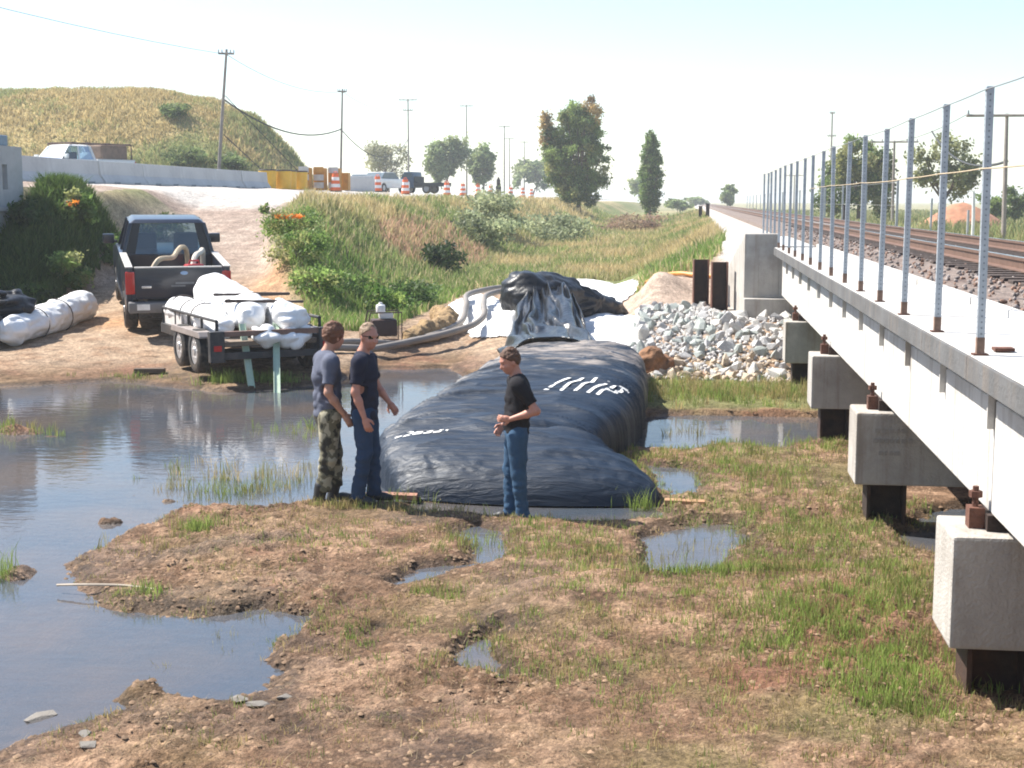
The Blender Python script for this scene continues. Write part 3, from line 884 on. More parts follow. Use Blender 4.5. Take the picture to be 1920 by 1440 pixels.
Lx = smooth1(Lx, 30); Rx = smooth1(Rx, 30); Hh = smooth1(Hh, 6)
th = np.linspace(0, math.pi, nv)
cx_, sx_ = np.cos(th), np.sin(th)
prx = np.sign(cx_) * np.abs(cx_) ** .52; prz = np.abs(sx_) ** .46
U = -prx                                   # -1 left .. 1 right
YY = ys[:, None] + 0 * U[None, :]
XX = (Lx[:, None] + Rx[:, None]) / 2 + (Rx - Lx)[:, None] / 2 * U[None, :]
ZZ = Hh[:, None] * prz[None, :]
# bulging front: the front edge sits further forward in the middle
YY = YY - (.18 * (1 - U[None, :] ** 2)) * ss(16.5, 14.5, ys)[:, None]
# transverse wrinkles and folds, bowed across the width
bow = ys[:, None] + .32 * U[None, :] ** 2 * ss(14.4, 16, ys)[:, None] + .10 * fbm(U[None, :] * 1.6 + 0 * ys[:, None], ys[:, None] * .6 + 0 * U[None, :], 301, 3)
wr = 1 - np.sqrt(np.abs(fbm(bow * 2.1, U[None, :] * .8 + ys[:, None] * .15, 311, 2)) + .002) * 2.0
wr2 = 1 - np.sqrt(np.abs(fbm(bow * 5.5, U[None, :] * 1.5 + ys[:, None] * .3, 331, 2)) + .002) * 2.0
dz = .050 * wr + .024 * wr2
fr = ss(15.3, 14.6, ys)[:, None]
dz = dz * (1 - fr) + fr * .020 * (1 - np.abs(fbm((U[None, :] * 5 + YY * 5), U[None, :] * 5 - YY * 3, 351, 3)) * 2)
# the deep fold where the tube bends
for (yc, amp, wd, tilt_) in ((16.05, .17, .10, .0), (16.75, .055, .07, .15), (15.5, .05, .08, -.1), (18.1, .04, .08, .2), (19.3, .035, .07, .1)):
    line = yc + tilt_ * U[None, :] + .10 * np.sin(U[None, :] * 2.3 + yc)
    side = (.35 + .65 * ss(-.4, 1.0, U))[None, :] if yc == 16.05 else .6 + .4 * np.sin(U[None, :] * 3 + yc * 5)
    dz = dz - amp * side * np.exp(-((YY - line) / wd) ** 2)
ZZ = np.maximum(ZZ + dz * np.minimum(1, prz[None, :] * 1.3) * ss(14.43, 14.7, ys)[:, None], .0)
XX = XX + (dz * .6) * np.sign(U)[None, :] * np.abs(U[None, :]) ** 3
ii = (np.arange(ny - 1)[:, None] * nv + np.arange(nv - 1)[None, :]).ravel()
dV = np.stack([XX, YY, ZZ - .01], -1).reshape(-1, 3)
dme = np_mesh('tube_fabric', dV - np.array([-1.7, 14.5, 0]), np.stack([ii, ii + 1, ii + nv + 1, ii + nv], 1), np.full(len(ii), 4), True)
tube_o = link('tube_fabric', dme, dam_mat, dam)
dam_bvh = BVHTree.FromPolygons([tuple(v) for v in dV], [(int(i), int(i + 1), int(i + nv + 1), int(i + nv)) for i in ii])
# worn white stencil lettering, laid on the fabric
letter_mat = M('stencil_white', (.72, .72, .70), .7, var=.3, scale=30)
GL = {'Z': [((0, 1), (1, 1)), ((1, 1), (0, 0)), ((0, 0), (1, 0))], '8': [((0, 0), (1, 0)), ((1, 0), (1, 1)), ((1, 1), (0, 1)), ((0, 1), (0, 0)), ((0, .5), (1, .5))],
      '5': [((1, 1), (0, 1)), ((0, 1), (0, .5)), ((0, .5), (1, .5)), ((1, .5), (1, 0)), ((1, 0), (0, 0))], '-': [((0, .5), (1, .5))], '.': [((.4, .0), (.6, .2))], 'I': [((.5, 0), (.5, 1))],
      'P': [((.1, 0), (.1, 1)), ((.1, 1), (1, 1)), ((1, 1), (1, .5)), ((1, .5), (.1, .5))]}
def letters(txt, org, ux, uy, wch, hch, sw, name='lettering'):
    for ci, ch in enumerate(txt):
        if ch == ' ': continue
        mb = MB()
        for a, b_ in GL[ch]:
            n_ = 6
            for s_ in range(n_):
                q = []
                for t in (s_ / n_, (s_ + 1) / n_):
                    px = (a[0] + (b_[0] - a[0]) * t) * wch * .72 + ci * wch; py = (a[1] + (b_[1] - a[1]) * t) * hch
                    d = Vector((b_[0] - a[0], b_[1] - a[1])).normalized()
                    for sg in (-1, 1):
                        qx, qy = px - d.y * sw * sg, py + d.x * sw * sg
                        q.append((org[0] + ux[0] * qx + uy[0] * qy, org[1] + ux[1] * qx + uy[1] * qy))
                vs_ = []
                for (x, y) in q:
                    hit = dam_bvh.ray_cast(Vector((x, y, 3)), Vector((0, 0, -1)))
                    vs_.append((x, y, (hit[0].z if hit[0] else .8) + .007))
                mb.add(vs_, [(0, 1, 3, 2)])
        mb.build(name, letter_mat, dam, world=True)
letters('-Z855.', (-3.36, 15.42), (1, .10), (.0, 1), .115, .20, .016)
letters('IIIIP', (-1.98, 18.0), (.97, -.14), (.30, 1), .19, .95, .026)

# board lying under the front edge of the tube, sticking out at both ends
wood_pink = M('wet_board', (.34, .17, .115), .7, var=.25, scale=5, bump=.3, bscale=14)
brd = MB().box((0, 0, 0), (.55, .14, .05)).build('plank', wood_pink, bevel=.004)
brd.location = (-3.14, 14.30, .075); brd.rotation_euler = (0, R(2), R(6))
tag(brd, 'reddish wet plank sticking out left of the dam tube front', 'plank')
brd2 = MB().box((0, 0, 0), (.42, .12, .05)).build('plank', M('orange_board', (.36, .20, .10), .7, var=.25, scale=5), bevel=.004)
brd2.location = (-.02, 14.30, .09); brd2.rotation_euler = (0, 0, R(-4))
tag(brd2, 'orange-brown plank end sticking out right of the dam tube front', 'plank')

# the rolled-up rest of the tube and the loose folds that run into it
black_film = M('black_film', (.008, .009, .012), .40, var=.3, scale=5, bump=.3, bscale=12, spec=.35, dirt=(.06, .06, .06), dscale=1.6, damt=.3)
def roll_fn(P, d):
    a = np.arctan2(P[..., 2] - .9, P[..., 1] - 32)
    return d + .06 * vn3(P * 3.2, 3) + .04 * (1 - 2 * np.abs(vn3(P * V3(3, 3, 5), 13))) + .025 * np.sin(a * 7 + 3 * P[..., 0]) + .03 * np.abs(vn3(P * 9, 5))
me = sdf_mesh('film_roll', [('c', (-3.65, 31.0, 1.08), (-3.0, 31.7, .98), .64, .56), ('c', (-3.0, 31.7, .96), (-2.0, 32.6, .72), .52, .34), ('c', (-2.15, 32.5, .66), (-1.75, 32.9, .60), .32, .28)], .12, .04, roll_fn)
me.transform(Matrix.Translation((3.0, -32.0, -.35)))
o = link('film_roll', me, black_film, None, (-3.0, 32.0, .35))
tag(o, 'big roll of black plastic film on the white sheet behind the dam', 'plastic roll')
# draped folds
ns_, nt_ = 150, 90
S, T = np.meshgrid(np.linspace(-1, 1, ns_), np.linspace(0, 1, nt_))
fx = -2.42 - .75 * T + S * (.86 + .12 * np.sin(T * 5) + .12 * fbm(S * 0 + 3.3, T * 4, 399, 2)) * (1 - .10 * T)
fy = 24.3 + T * 6.6 + .12 * np.sin(S * 4) + .25 * fbm(S * 2, T * 2, 397, 3)
top_ = np.interp(T, [0, .1, .35, .6, .85, 1], [.82, .76, .70, .86, 1.15, 1.32])
cs = S * 4 + 2.6 * fbm(S * 1.5, T * 2.2, 401, 3) + T * 2.5
fa = ss(.03, .3, T)
fz = top_ - .42 * S ** 4 * (1 - .3 * T) + fa * .075 * np.sin(cs * 2.6 + 2 * fbm(S * 2, T * 3, 403, 2)) + fa * .045 * np.sin(cs * 5.7 + T * 9 + 3 * fbm(S * 3, T * 3, 405, 2)) + fa * .05 * (1 - 2 * np.abs(fbm(cs * .8, T * 3.2, 411, 2)))
ii = (np.arange(nt_ - 1)[:, None] * ns_ + np.arange(ns_ - 1)[None, :]).ravel()
fm = np_mesh('folded_film', np.stack([fx + 2.6, fy - 28, fz - .4], -1), np.stack([ii, ii + 1, ii + ns_ + 1, ii + ns_], 1), np.full(len(ii), 4), True)
fo = link('folded_film', fm, M('silver_black_film', (.009, .011, .015), .28, var=.4, scale=4, bump=.4, bscale=9, spec=.45, dirt=(.09, .09, .09), dscale=2.2, damt=.35), None, (-2.6, 28, .4))
sm_ = fo.modifiers.new('thickness', 'SOLIDIFY'); sm_.thickness = .02
tag(fo, 'shiny crumpled black film running from the roll onto the dam tube', 'plastic film')

# white ground sheets
sheet_mat = M('white_geotextile', (.76, .76, .75), .8, var=.06, scale=2, bump=.3, bscale=6, dirt=(.58, .52, .45), dscale=.8, damt=.5)
def sheet(label, poly, amp, lift, seed, name='white_sheet', step=.08, mat=sheet_mat):
    p = np.array(poly); lo = p.min(0) - .3; hi = p.max(0) + .3
    ax = np.arange(lo[0], hi[0], step); ay = np.arange(lo[1], hi[1], step)
    X, Y = np.meshgrid(ax, ay)
    s = poly_sd(X + .15 * fbm(X * 1.5, Y * 1.5, seed, 3), Y + .25 * fbm(X * 1.2, Y * 1.2, seed + 3, 3), poly)
    f = ss(0, .5, s)
    Z = terrain(X, Y) + .03 + f * (lift + amp * (1 - 1.6 * np.abs(fbm(X * 1.8, Y * 1.3, seed + 7, 4))))
    ok = s > 0
    nx = len(ax)
    idx = -np.ones(X.shape, int); idx[ok] = np.arange(ok.sum())
    q = np.stack([idx[:-1, :-1], idx[:-1, 1:], idx[1:, 1:], idx[1:, :-1]], -1).reshape(-1, 4)
    q = q[(q >= 0).all(1)]
    c = np.array([p[:, 0].mean(), p[:, 1].mean(), 0]); c[2] = zt(c[0], c[1])
    me = np_mesh(name, np.stack([X, Y, Z], -1)[ok] - c, q, np.full(len(q), 4), True)
    o = link(name, me, mat, None, tuple(c))
    md = o.modifiers.new('thickness', 'SOLIDIFY'); md.thickness = .012
    return tag(o, label, 'sheet', 'white sheets around the dam')
sheet('rumpled white sheet heap left of the black film roll', [(-6.1, 33.8), (-5.4, 31.2), (-4.6, 29.3), (-3.6, 28.3), (-3.3, 30), (-3.9, 32.2), (-4.4, 34.5), (-5.2, 36.2), (-6.0, 36.2)], .16, .14, 500, step=.05)
sheet('white sheet between the folded film and the rock slope', [(-2.0, 26.4), (-1.0, 25.6), (-.85, 27.5), (-1.1, 30.5), (-1.6, 33), (-2.6, 33.4), (-2.3, 29)], .07, .04, 520, step=.05)
sheet('flat white sheet behind the black film roll', [(-3.3, 35.2), (-1.7, 34.2), (-1.25, 38), (-1.7, 42), (-3.0, 45.5), (-5.0, 45.3), (-4.6, 39)], .05, .03, 540, step=.12)

# hoses
hose_mat = M('grey_hose', (.24, .21, .18), .55, var=.15, scale=6, dirt=(.12, .12, .12), dscale=3, damt=.6)
def curve_pts(pts, n=10):
    P = [Vector(p) for p in pts]; out = []
    for i in range(len(P) - 1):
        p0 = P[max(i - 1, 0)]; p1 = P[i]; p2 = P[i + 1]; p3 = P[min(i + 2, len(P) - 1)]
        for k in range(n):
            t = k / n
            out.append(.5 * ((2 * p1) + (p2 - p0) * t + (2 * p0 - 5 * p1 + 4 * p2 - p3) * t * t + (3 * p1 - p0 - 3 * p2 + p3) * t ** 3))
    return out + [P[-1]]
def hose(label, xy, r, mat, lift=0, name='hose', zs=None):
    c = curve_pts([(x, y, 0) for x, y in xy], 10)
    z = terrain(np.array([p.x for p in c]), np.array([p.y for p in c]))
    z = smooth1(z.copy(), 4)
    if zs: z = np.maximum(z, np.interp(np.linspace(0, 1, len(c)), *zs))
    root = (c[0].x, c[0].y, z[0])
    o = MB().tube([(p.x - root[0], p.y - root[1], zz + r + lift - root[2]) for p, zz in zip(c, z)], r, 10).build(name, mat, smooth=True)
    o.location = root
    return tag(o, label, 'hose')
hose('grey discharge hose on the upper left, running down from the black roll', [(-4.15, 36.5), (-4.6, 35.0), (-5.3, 33.2), (-5.1, 31.4), (-5.0, 30.0), (-5.35, 28.6), (-6.2, 27.4), (-7.0, 26.6)], .07, hose_mat, 0.03, zs=([0, .2, .4, .55, 1], [1.0, .95, .8, .5, 0]))
hose('grey discharge hose on the lower right, running down from the black roll', [(-3.9, 35.2), (-4.3, 33.8), (-4.75, 32.4), (-4.6, 30.8), (-4.45, 29.5), (-4.9, 28.3), (-5.7, 27.3), (-6.7, 26.3), (-7.6, 25.7)], .07, hose_mat, 0.03, zs=([0, .2, .4, .55, 1], [1.0, .95, .8, .5, 0]))
hose('orange hose lying over the top of the sand slope', [(-1.15, 36.3), (-.7, 36.9), (-.2, 36.3), (.3, 35.8), (.75, 35.4)], .055, M('orange_hose', (.62, .26, .06), .5), .02)

# pump by the ditch and the straw wattle
pump = empty('water_pump', (-6.25, 27.9, zt(-6.25, 27.9)), R(20), 'dark engine pump with white can on top beside the ditch bank', 'pump')
pm = M('pump_dark', (.045, .022, .018), .6, var=.3)
MB().box((0, 0, .30), (.52, .42, .34)).build('engine_block', pm, pump, .04, True)
MB().cyl((-.38, 0, .26), (-.22, 0, .26), .16, .16, 16).build('pump_housing', pm, pump, .02, True)
MB().box((.05, .02, .54), (.28, .24, .12)).build('fuel_tank', M('tank_white', (.7, .68, .64), .5), pump, .03, True)
mb = MB()
for sx2 in (-1, 1):
    mb.tube([(-.42, sx2 * .26, .02), (.34, sx2 * .26, .02), (.34, sx2 * .26, .62), (-.30, sx2 * .26, .62), (-.42, sx2 * .26, .02)], .018, 6)
mb.build('frame', pm, pump)
can = MB().cyl((0, 0, 0), (0, 0, .26), .12, .12, 18).cyl((0, 0, .26), (0, 0, .31), .12, .05, 18).cyl((0, 0, .31), (0, 0, .36), .05, .05, 12).build('jerry_can', M('white_plastic', (.78, .77, .74), .45), bevel=.012, smooth=True)
can.location = (-6.3, 27.85, zt(-6.25, 27.9) + .60); can.scale = (.8, .8, .6)
tag(can, 'white plastic jug standing on the dark pump', 'jug')
straw = M('straw', (.36, .24, .12), .95, var=.4, scale=18, bump=.9, bscale=40, dirt=(.16, .10, .05), dscale=3, damt=.6)
wp_ = [(-5.75, 28.3), (-5.5, 28.9), (-5.3, 29.6), (-5.35, 30.3), (-5.6, 30.9)]
c = [(x, y, zt(x, y)) for x, y in wp_]
prims = [('c', (a[0] + 5.5, a[1] - 29.5, a[2] + .15 - c[2][2]), (b_[0] + 5.5, b_[1] - 29.5, b_[2] + .2 - c[2][2]), .2 + .05 * (i % 2), .24) for i, (a, b_) in enumerate(zip(c[:-1], c[1:]))]
me = sdf_mesh('straw_bundle', prims, .1, .03, lambda P, d: d + .05 * vn3(P * 5, 8) + .03 * vn3(P * 14, 9))
tag(link('straw_bundle', me, straw, None, (-5.5, 29.5, c[2][2])), 'tan straw bundle at the foot of the grassy bank beside the pump', 'straw bundle')
me = sdf_mesh('dirt_lump', [('e', (0, 0, .1), (.3, .35, .42)), ('e', (.2, .3, .05), (.3, .3, .3))], .1, .03, lambda P, d: d + .07 * vn3(P * 5, 18) + .03 * vn3(P * 13, 19))
tag(link('dirt_lump', me, M('brown_dirt', (.22, .11, .055), .95, var=.4, scale=8, bump=.6, bscale=20), None, (-.72, 25.1, .1)), 'brown dirt lump between the dam tube and the rocks', 'dirt lump')

# ================================================================== RIPRAP AND STEEL PILES
rip = empty('riprap_slope', (.4, 26.5, zt(.4, 26.5)), 0, 'slope of pale grey angular riprap rocks at the bridge abutment', 'riprap')
rip_mats = [M('rock_grey', (.44, .43, .42), .9, var=.25, scale=6, bump=.5, bscale=12), M('rock_pale', (.56, .54, .50), .9, var=.2, scale=6, bump=.5, bscale=12), M('rock_green', (.36, .385, .355), .9, var=.25, scale=6, bump=.5, bscale=12), M('rock_tan', (.48, .39, .29), .9, var=.25, scale=6, bump=.5, bscale=12)]
rock_me = []
for i, mt in enumerate(rip_mats):
    for s_ in range(5):
        me = hull_rock(100 + i * 7 + s_, .78, 14); me.materials.append(mt); rock_me.append((i, me))
placed = []
tries = 0
while len(placed) < 298 and tries < 9000:
    tries += 1
    y = 24.35 + 7.4 * rng.random() ** 1.25
    xl = np.interp(y, [24.3, 25, 26, 30, 32.5], [-.75, -.95, -1.2, -1.15, -.9]); xr = np.interp(y, [24.3, 29.2, 29.5, 31.0], [3.0, 3.0, .95, .3])
    if rng.random() > (xr - xl) / 4.2: continue
    x = rng.uniform(xl, xr)
    sz = rng.uniform(.085, .165) * (1.35 if rng.random() < .15 else 1)
    if any((x - a) ** 2 + (y - b_) ** 2 < ((sz + s2) * .62) ** 2 for a, b_, s2 in placed): continue
    placed.append((x, y, sz))
zz_ = terrain(np.array([p[0] for p in placed]), np.array([p[1] for p in placed]))
for (x, y, sz), z in zip(placed, zz_):
    lowtan = y < 26.0 and rng.random() < .6
    cand = [m_ for i, m_ in rock_me if (i == 3) == lowtan]
    o = link('rock', cand[rng.integers(len(cand))], None, rip, (x - .4, y - 26.5, z + sz * .30 - rip.location.z), (rng.uniform(0, 6.3), rng.uniform(0, 6.3), rng.uniform(0, 6.3)))
    o.scale = (sz * rng.uniform(.85, 1.5), sz, sz * rng.uniform(.8, 1.1))
fp, fs_, fc = [], [], []
for i in range(2600):
    y = 24.3 + 7.6 * rng.random() ** 1.2
    x = rng.uniform(np.interp(y, [24.3, 25, 26, 30, 32.5], [-.75, -.95, -1.2, -1.15, -.9]), np.interp(y, [24.3, 29.2, 29.5, 31.5], [3.2, 3.2, .95, .4]))
    sz = rng.uniform(.03, .085); fp.append((x - .4, y - 26.5, sz * .2)); fs_.append(sz)
    g = rng.uniform(.7, 1.2); fc.append((.42 * g, .40 * g, .38 * g) if y > 25.8 or rng.random() < .4 else (.42 * g, .33 * g, .24 * g))
zf = terrain(np.array([p[0] + .4 for p in fp]), np.array([p[1] + 26.5 for p in fp])) - rip.location.z
fp = [(a, b_, c + z_) for (a, b_, c), z_ in zip(fp, zf)]
scatter_stones('rubble', fp, fs_, fc, MC('ballast_stone', .95, 0, .2, 20), rip)['kind'] = 'stuff'
def hpile(x, y, z0, z1, wd, rz, label):
    r_ = empty('steel_pile', (x, y, z0), rz, label, 'steel pile', 'steel piles beside the abutment')
    MB().b2((-wd / 2, -wd / 2, -.5), (-wd / 2 + .025, wd / 2, z1 - z0)).build('flange', rust, r_, .004)
    MB().b2((wd / 2 - .025, -wd / 2, -.5), (wd / 2, wd / 2, z1 - z0)).build('flange', rust, r_, .004)
    MB().b2((-wd / 2 + .026, -.012, -.5), (wd / 2 - .026, .012, z1 - z0 - .003)).build('web', rust_dark, r_)
hpile(.24, 32.6, .7, 1.87, .36, R(4), 'rusty steel pile standing in the sand, the left one of two')
hpile(.64, 31.3, .7, 1.87, .36, R(4), 'rusty steel pile right beside the concrete wing wall')

# ================================================================== VEHICLES
def glass_mat(name, tint, tr=.55):
    if name in _mats: return _mats[name]
    m = bpy.data.materials.new(name); m.use_nodes = True
    n = m.node_tree.nodes; l = m.node_tree.links
    n.remove(n['Principled BSDF'])
    t = n.new('ShaderNodeBsdfTransparent'); t.inputs[0].default_value = tint + (1,)
    g = n.new('ShaderNodeBsdfGlossy'); g.inputs['Roughness'].default_value = .03; g.inputs[0].default_value = (.9, .95, 1, 1)
    fr_ = n.new('ShaderNodeFresnel'); fr_.inputs[0].default_value = 1.5
    ad = n.new('ShaderNodeMath'); ad.operation = 'ADD'; ad.inputs[1].default_value = .06
    l.new(fr_.outputs[0], ad.inputs[0])
    mx = n.new('ShaderNodeMixShader'); l.new(ad.outputs[0], mx.inputs[0]); l.new(t.outputs[0], mx.inputs[1]); l.new(g.outputs[0], mx.inputs[2])
    l.new(mx.outputs[0], n['Material Output'].inputs['Surface'])
    _mats[name] = m
    return m
tyre_mat = M('tyre_rubber', (.018, .018, .019), .85, var=.3, scale=10, dirt=(.20, .15, .11), dscale=2.5, damt=.5)
rim_mat = M('steel_rim', (.52, .52, .53), .4, metal=.6, var=.15)
chrome = M('dull_chrome', (.55, .55, .56), .25, metal=1.0, var=.1)
black_pl = M('black_plastic', (.02, .02, .022), .55)
red_lens = M('red_lens', (.42, .02, .015), .2, var=.1)
glass = glass_mat('tinted_glass', (.45, .55, .58))

def wheel_meshes(r, w_, key):
    prof = [(-w_ / 2, r * .62), (-w_ / 2, r * .9), (-w_ * .38, r), (w_ * .38, r), (w_ / 2, r * .9), (w_ / 2, r * .62)]
    n_ = 28; mb = MB()
    vs_ = []; fs = []
    for i in range(n_):
        a = 2 * math.pi * i / n_
        for (y, rr) in prof: vs_.append((rr * math.cos(a), y, rr * math.sin(a)))
    k = len(prof)
    for i in range(n_):
        for j in range(k - 1):
            fs.append((i * k + j, i * k + j + 1, ((i + 1) % n_) * k + j + 1, ((i + 1) % n_) * k + j))
    mb.add(vs_, fs)
    t = mb.mesh('tyre', smooth=True); t.materials.append(tyre_mat)
    mb = MB()
    mb.cyl((0, -w_ * .42, 0), (0, w_ * .42, 0), r * .63, r * .63, 24)
    mb.cyl((0, w_ * .40, 0), (0, w_ * .50, 0), r * .2, r * .16, 12); mb.cyl((0, -w_ * .50, 0), (0, -w_ * .40, 0), r * .16, r * .2, 12)
    for i in range(6):
        a = i * math.pi / 3
        for s_ in (-1, 1): mb.cyl((r * .38 * math.cos(a), s_ * w_ * .41, r * .38 * math.sin(a)), (r * .38 * math.cos(a), s_ * w_ * .44, r * .38 * math.sin(a)), r * .07, n=8)
    q = mb.mesh('rim', smooth=True); q.materials.append(rim_mat)
    return t, q
def add_wheel(parent, loc, meshes, rot=0):
    t, q = meshes
    o = link('wheel', t, None, parent, loc, (0, 0, rot))
    link('rim', q, None, o)
    return o
def arch(cx, cz, r, a0, a1, n=10):
    return [(cx + r * math.cos(R(a0 + (a1 - a0) * i / n)), cz + r * math.sin(R(a0 + (a1 - a0) * i / n))) for i in range(n + 1)]

def pickup(name, label, loc, rz, pitch, paint, S=1.0, bed=True, rack=None, detail=True, cat='pickup truck'):
    t = empty(name, loc, rz, label, cat)
    t.rotation_euler = (0, -pitch, rz)
    t.scale = (S, S, S)
    wm2 = wheel_meshes(.38, .25, name)
    ax = 3.45
    for x in (0, ax):
        for s_ in (-1, 1): add_wheel(t, (x, s_ * .83, .38), wm2)
    W_ = .96
    # cab and bonnet
    pr = [(1.06, .46), (1.06, 1.30), (3.02, 1.30), (3.3, 1.24), (4.25, 1.12), (4.36, 1.0), (4.36, .46)] + arch(ax, .44, .47, 0, 180)
    MB().prism(pr, -W_, W_).build('cab_body', paint, t, .045, True)
    # roof on pillars, panes between them
    z0, z1 = 1.302, 1.90
    rb, rf = 1.30, 2.45
    yb, yt = .88, .72
    P8 = {}
    mb = MB()
    mb.add([(rb - .06, -yt - .03, z1), (rf + .04, -yt - .03, z1), (rf + .04, yt + .03, z1), (rb - .06, yt + .03, z1), (rb + .06, -yt + .08, z1 + .07), (rf - .08, -yt + .08, z1 + .07), (rf - .08, yt - .08, z1 + .07), (rb + .06, yt - .08, z1 + .07)],
           [(0, 1, 2, 3), (4, 7, 6, 5), (0, 4, 5, 1), (1, 5, 6, 2), (2, 6, 7, 3), (3, 7, 4, 0)])
    mb.build('roof', paint, t, .03, True)
    cor = {}
    for s_ in (-1, 1):
        for (xb_, xt_, k) in ((1.14, rb, 'r'), (2.98, rf, 'f'), (2.0, 1.95, 'm')):
            cor[(k, s_)] = (Vector((xb_, s_ * yb, z0)), Vector((xt_, s_ * yt, z1)))
            thick = .07 if k != 'r' else .11
            a, b_ = cor[(k, s_)]
            mb = MB()
            d = thick / 2
            mb.add([(a.x - d, a.y - .035, a.z - .02), (a.x + d, a.y - .035, a.z - .02), (a.x + d, a.y + .035, a.z - .02), (a.x - d, a.y + .035, a.z - .02), (b_.x - d, b_.y - .035, b_.z + .01), (b_.x + d, b_.y - .035, b_.z + .01), (b_.x + d, b_.y + .035, b_.z + .01), (b_.x - d, b_.y + .035, b_.z + .01)],
                   [(0, 1, 2, 3), (4, 7, 6, 5), (0, 4, 5, 1), (1, 5, 6, 2), (2, 6, 7, 3), (3, 7, 4, 0)])
            mb.build('pillar', paint, t, .015)
    def pane(nm, a, b_, c, d):
        mb = MB(); mb.add([a, b_, c, d], [(0, 1, 2, 3)])
        return mb.build(nm, glass, t)
    rr, rl, fr2, fl = cor[('r', -1)], cor[('r', 1)], cor[('f', -1)], cor[('f', 1)]
    pn = pane('rear_window', rr[0], rl[0], rl[1], rr[1])
    # painted border round the rear window
    mb = MB()
    for (q0, q1) in ((.0, .13), (.87, 1.0)):
        A0 = rr[0].lerp(rl[0], q0); A1 = rr[0].lerp(rl[0], q1); B0 = rr[1].lerp(rl[1], q0); B1 = rr[1].lerp(rl[1], q1)
        mb = MB(); mb.add([A0 - Vector((.02, 0, 0)), A1 - Vector((.02, 0, 0)), B1 - Vector((.02, 0, 0)), B0 - Vector((.02, 0, 0))], [(0, 1, 2, 3)])
        mb.build('window_seal', black_pl, t)
    pane('windscreen', fr2[0], fl[0], fl[1], fr2[1])
    for s_ in (-1, 1):
        pane('side_window', cor[('r', s_)][0], cor[('m', s_)][0], cor[('m', s_)][1], cor[('r', s_)][1])
        pane('side_window', cor[('m', s_)][0], cor[('f', s_)][0], cor[('f', s_)][1], cor[('m', s_)][1])
        MB().box((2.0, s_ * .42, 1.36), (.14, .5, .55)).build('seat_back', black_pl, t, .06, True)
        mo = MB().box((2.85, s_ * 1.10, 1.42), (.10, .24, .20)).build('mirror', paint, t, .03, True)
        MB().box((2.86, s_ * .98, 1.36), (.05, .12, .05)).build('mirror_arm', black_pl, mo)
        MB().box((4.37, s_ * .72, .90), (.03, .36, .18)).build('headlight', chrome, t, .02)
        MB().prism([(1.2, .50), (2.9, .50), (2.9, .58), (1.2, .58)], s_ * .962, s_ * .972).build('side_trim', chrome, t)
    MB().b2((4.30, -.95, .48), (4.48, .95, .68)).build('front_bumper', chrome, t, .03, True)
    MB().b2((4.362, -.45, .78), (4.378, .45, 1.02)).build('grille', black_pl, t)
    # bed
    for s_ in (-1, 1):
        pr = [(-1.12, .52), (-1.12, 1.32), (1.04, 1.32), (1.04, .46), (.52, .46)] + arch(0, .44, .47, 10, 170) + [(-.52, .52)]
        sd = MB().prism(pr, s_ * .84, s_ * .955).build('bed_side', paint, t, .02, True)
        MB().b2((-1.13, s_ * .83, 1.321), (1.03, s_ * .965, 1.345)).build('bed_rail_cap', M('pale_rail_cap', (.45, .43, .40), .5), sd, .006)
        MB().b2((-1.165, s_ * .80, .83), (-1.10, s_ * .967, 1.25)).build('tail_light', red_lens, t, .015, True)
        MB().b2((.52, s_ * .957, .50), (1.0, s_ * .966, .58)).build('side_trim', chrome, t)
    MB().b2((-1.05, -.84, .72), (1.04, .84, .78)).build('bed_floor', M('bed_grey', (.12, .12, .12), .7), t)
    MB().b2((.98, -.839, .78), (1.035, .839, 1.30)).build('bed_front', paint, t)
    tg = MB().b2((-1.15, -.795, .74), (-1.06, .795, 1.31)).build('tailgate', paint, t, .012, True)
    MB().b2((-1.145, -.80, 1.312), (-1.065, .80, 1.336)).build('tailgate_cap', M('pale_rail_cap', (.45, .43, .40), .5), tg, .006)
    if detail:
        em = MB(); em.cyl((-1.158, -.10, 1.22), (-1.150, -.10, 1.22), .035, .035, 18); e_ = em.build('oval_emblem', M('emblem_blue', (.25, .40, .62), .3), tg)
        e_.scale = (1, 2.0, 1); e_.location = (0, .10, 0)
        MB().b2((-1.157, .50, .94), (-1.1505, .68, .985)).build('badge', chrome, tg, .003)
        MB().b2((-1.157, -.28, 1.01), (-1.1505, .06, 1.05)).build('script_badge', M('faded_badge', (.18, .19, .20), .4), tg)
        MB().b2((-1.157, -.12, .965), (-1.1505, .14, .99)).build('script_badge', M('faded_badge', (.18, .19, .20), .4), tg)
    bu = MB().b2((-1.34, -.93, .50), (-1.14, .93, .70)).build('rear_bumper', M('bumper_grey', (.16, .16, .165), .5, metal=.4), t, .03, True)
    MB().b2((-1.348, .55, .56), (-1.341, .78, .67)).build('plate', M('plate_white', (.75, .75, .72), .5), bu)
    MB().b2((-1.1, -.5, .36), (4.0, .5, .52)).build('chassis', black_pl, t, .02)
    return t

navy = M('navy_paint', (.006, .011, .026), .32, var=.2, scale=3, coat=.35, dirt=(.06, .05, .045), dscale=1.2, damt=.15)
TZ = R(115.5)
rear_c = Vector((-11.05, 28.75)); hd = Vector((math.cos(TZ), math.sin(TZ)))
z_r = zt(*rear_c); z_f = zt(*(rear_c + hd * 3.8))
tpitch = math.atan2(z_f - z_r, 3.8)
truck = pickup('pickup_truck', 'dark navy pickup truck parked on the dirt ramp, tailgate towards us', (rear_c.x, rear_c.y, z_r - .01), TZ, tpitch, navy, S=1.1)
bpy.context.view_layer.update()
TM = truck.matrix_world.copy()
def tw(p): return TM @ Vector(p)
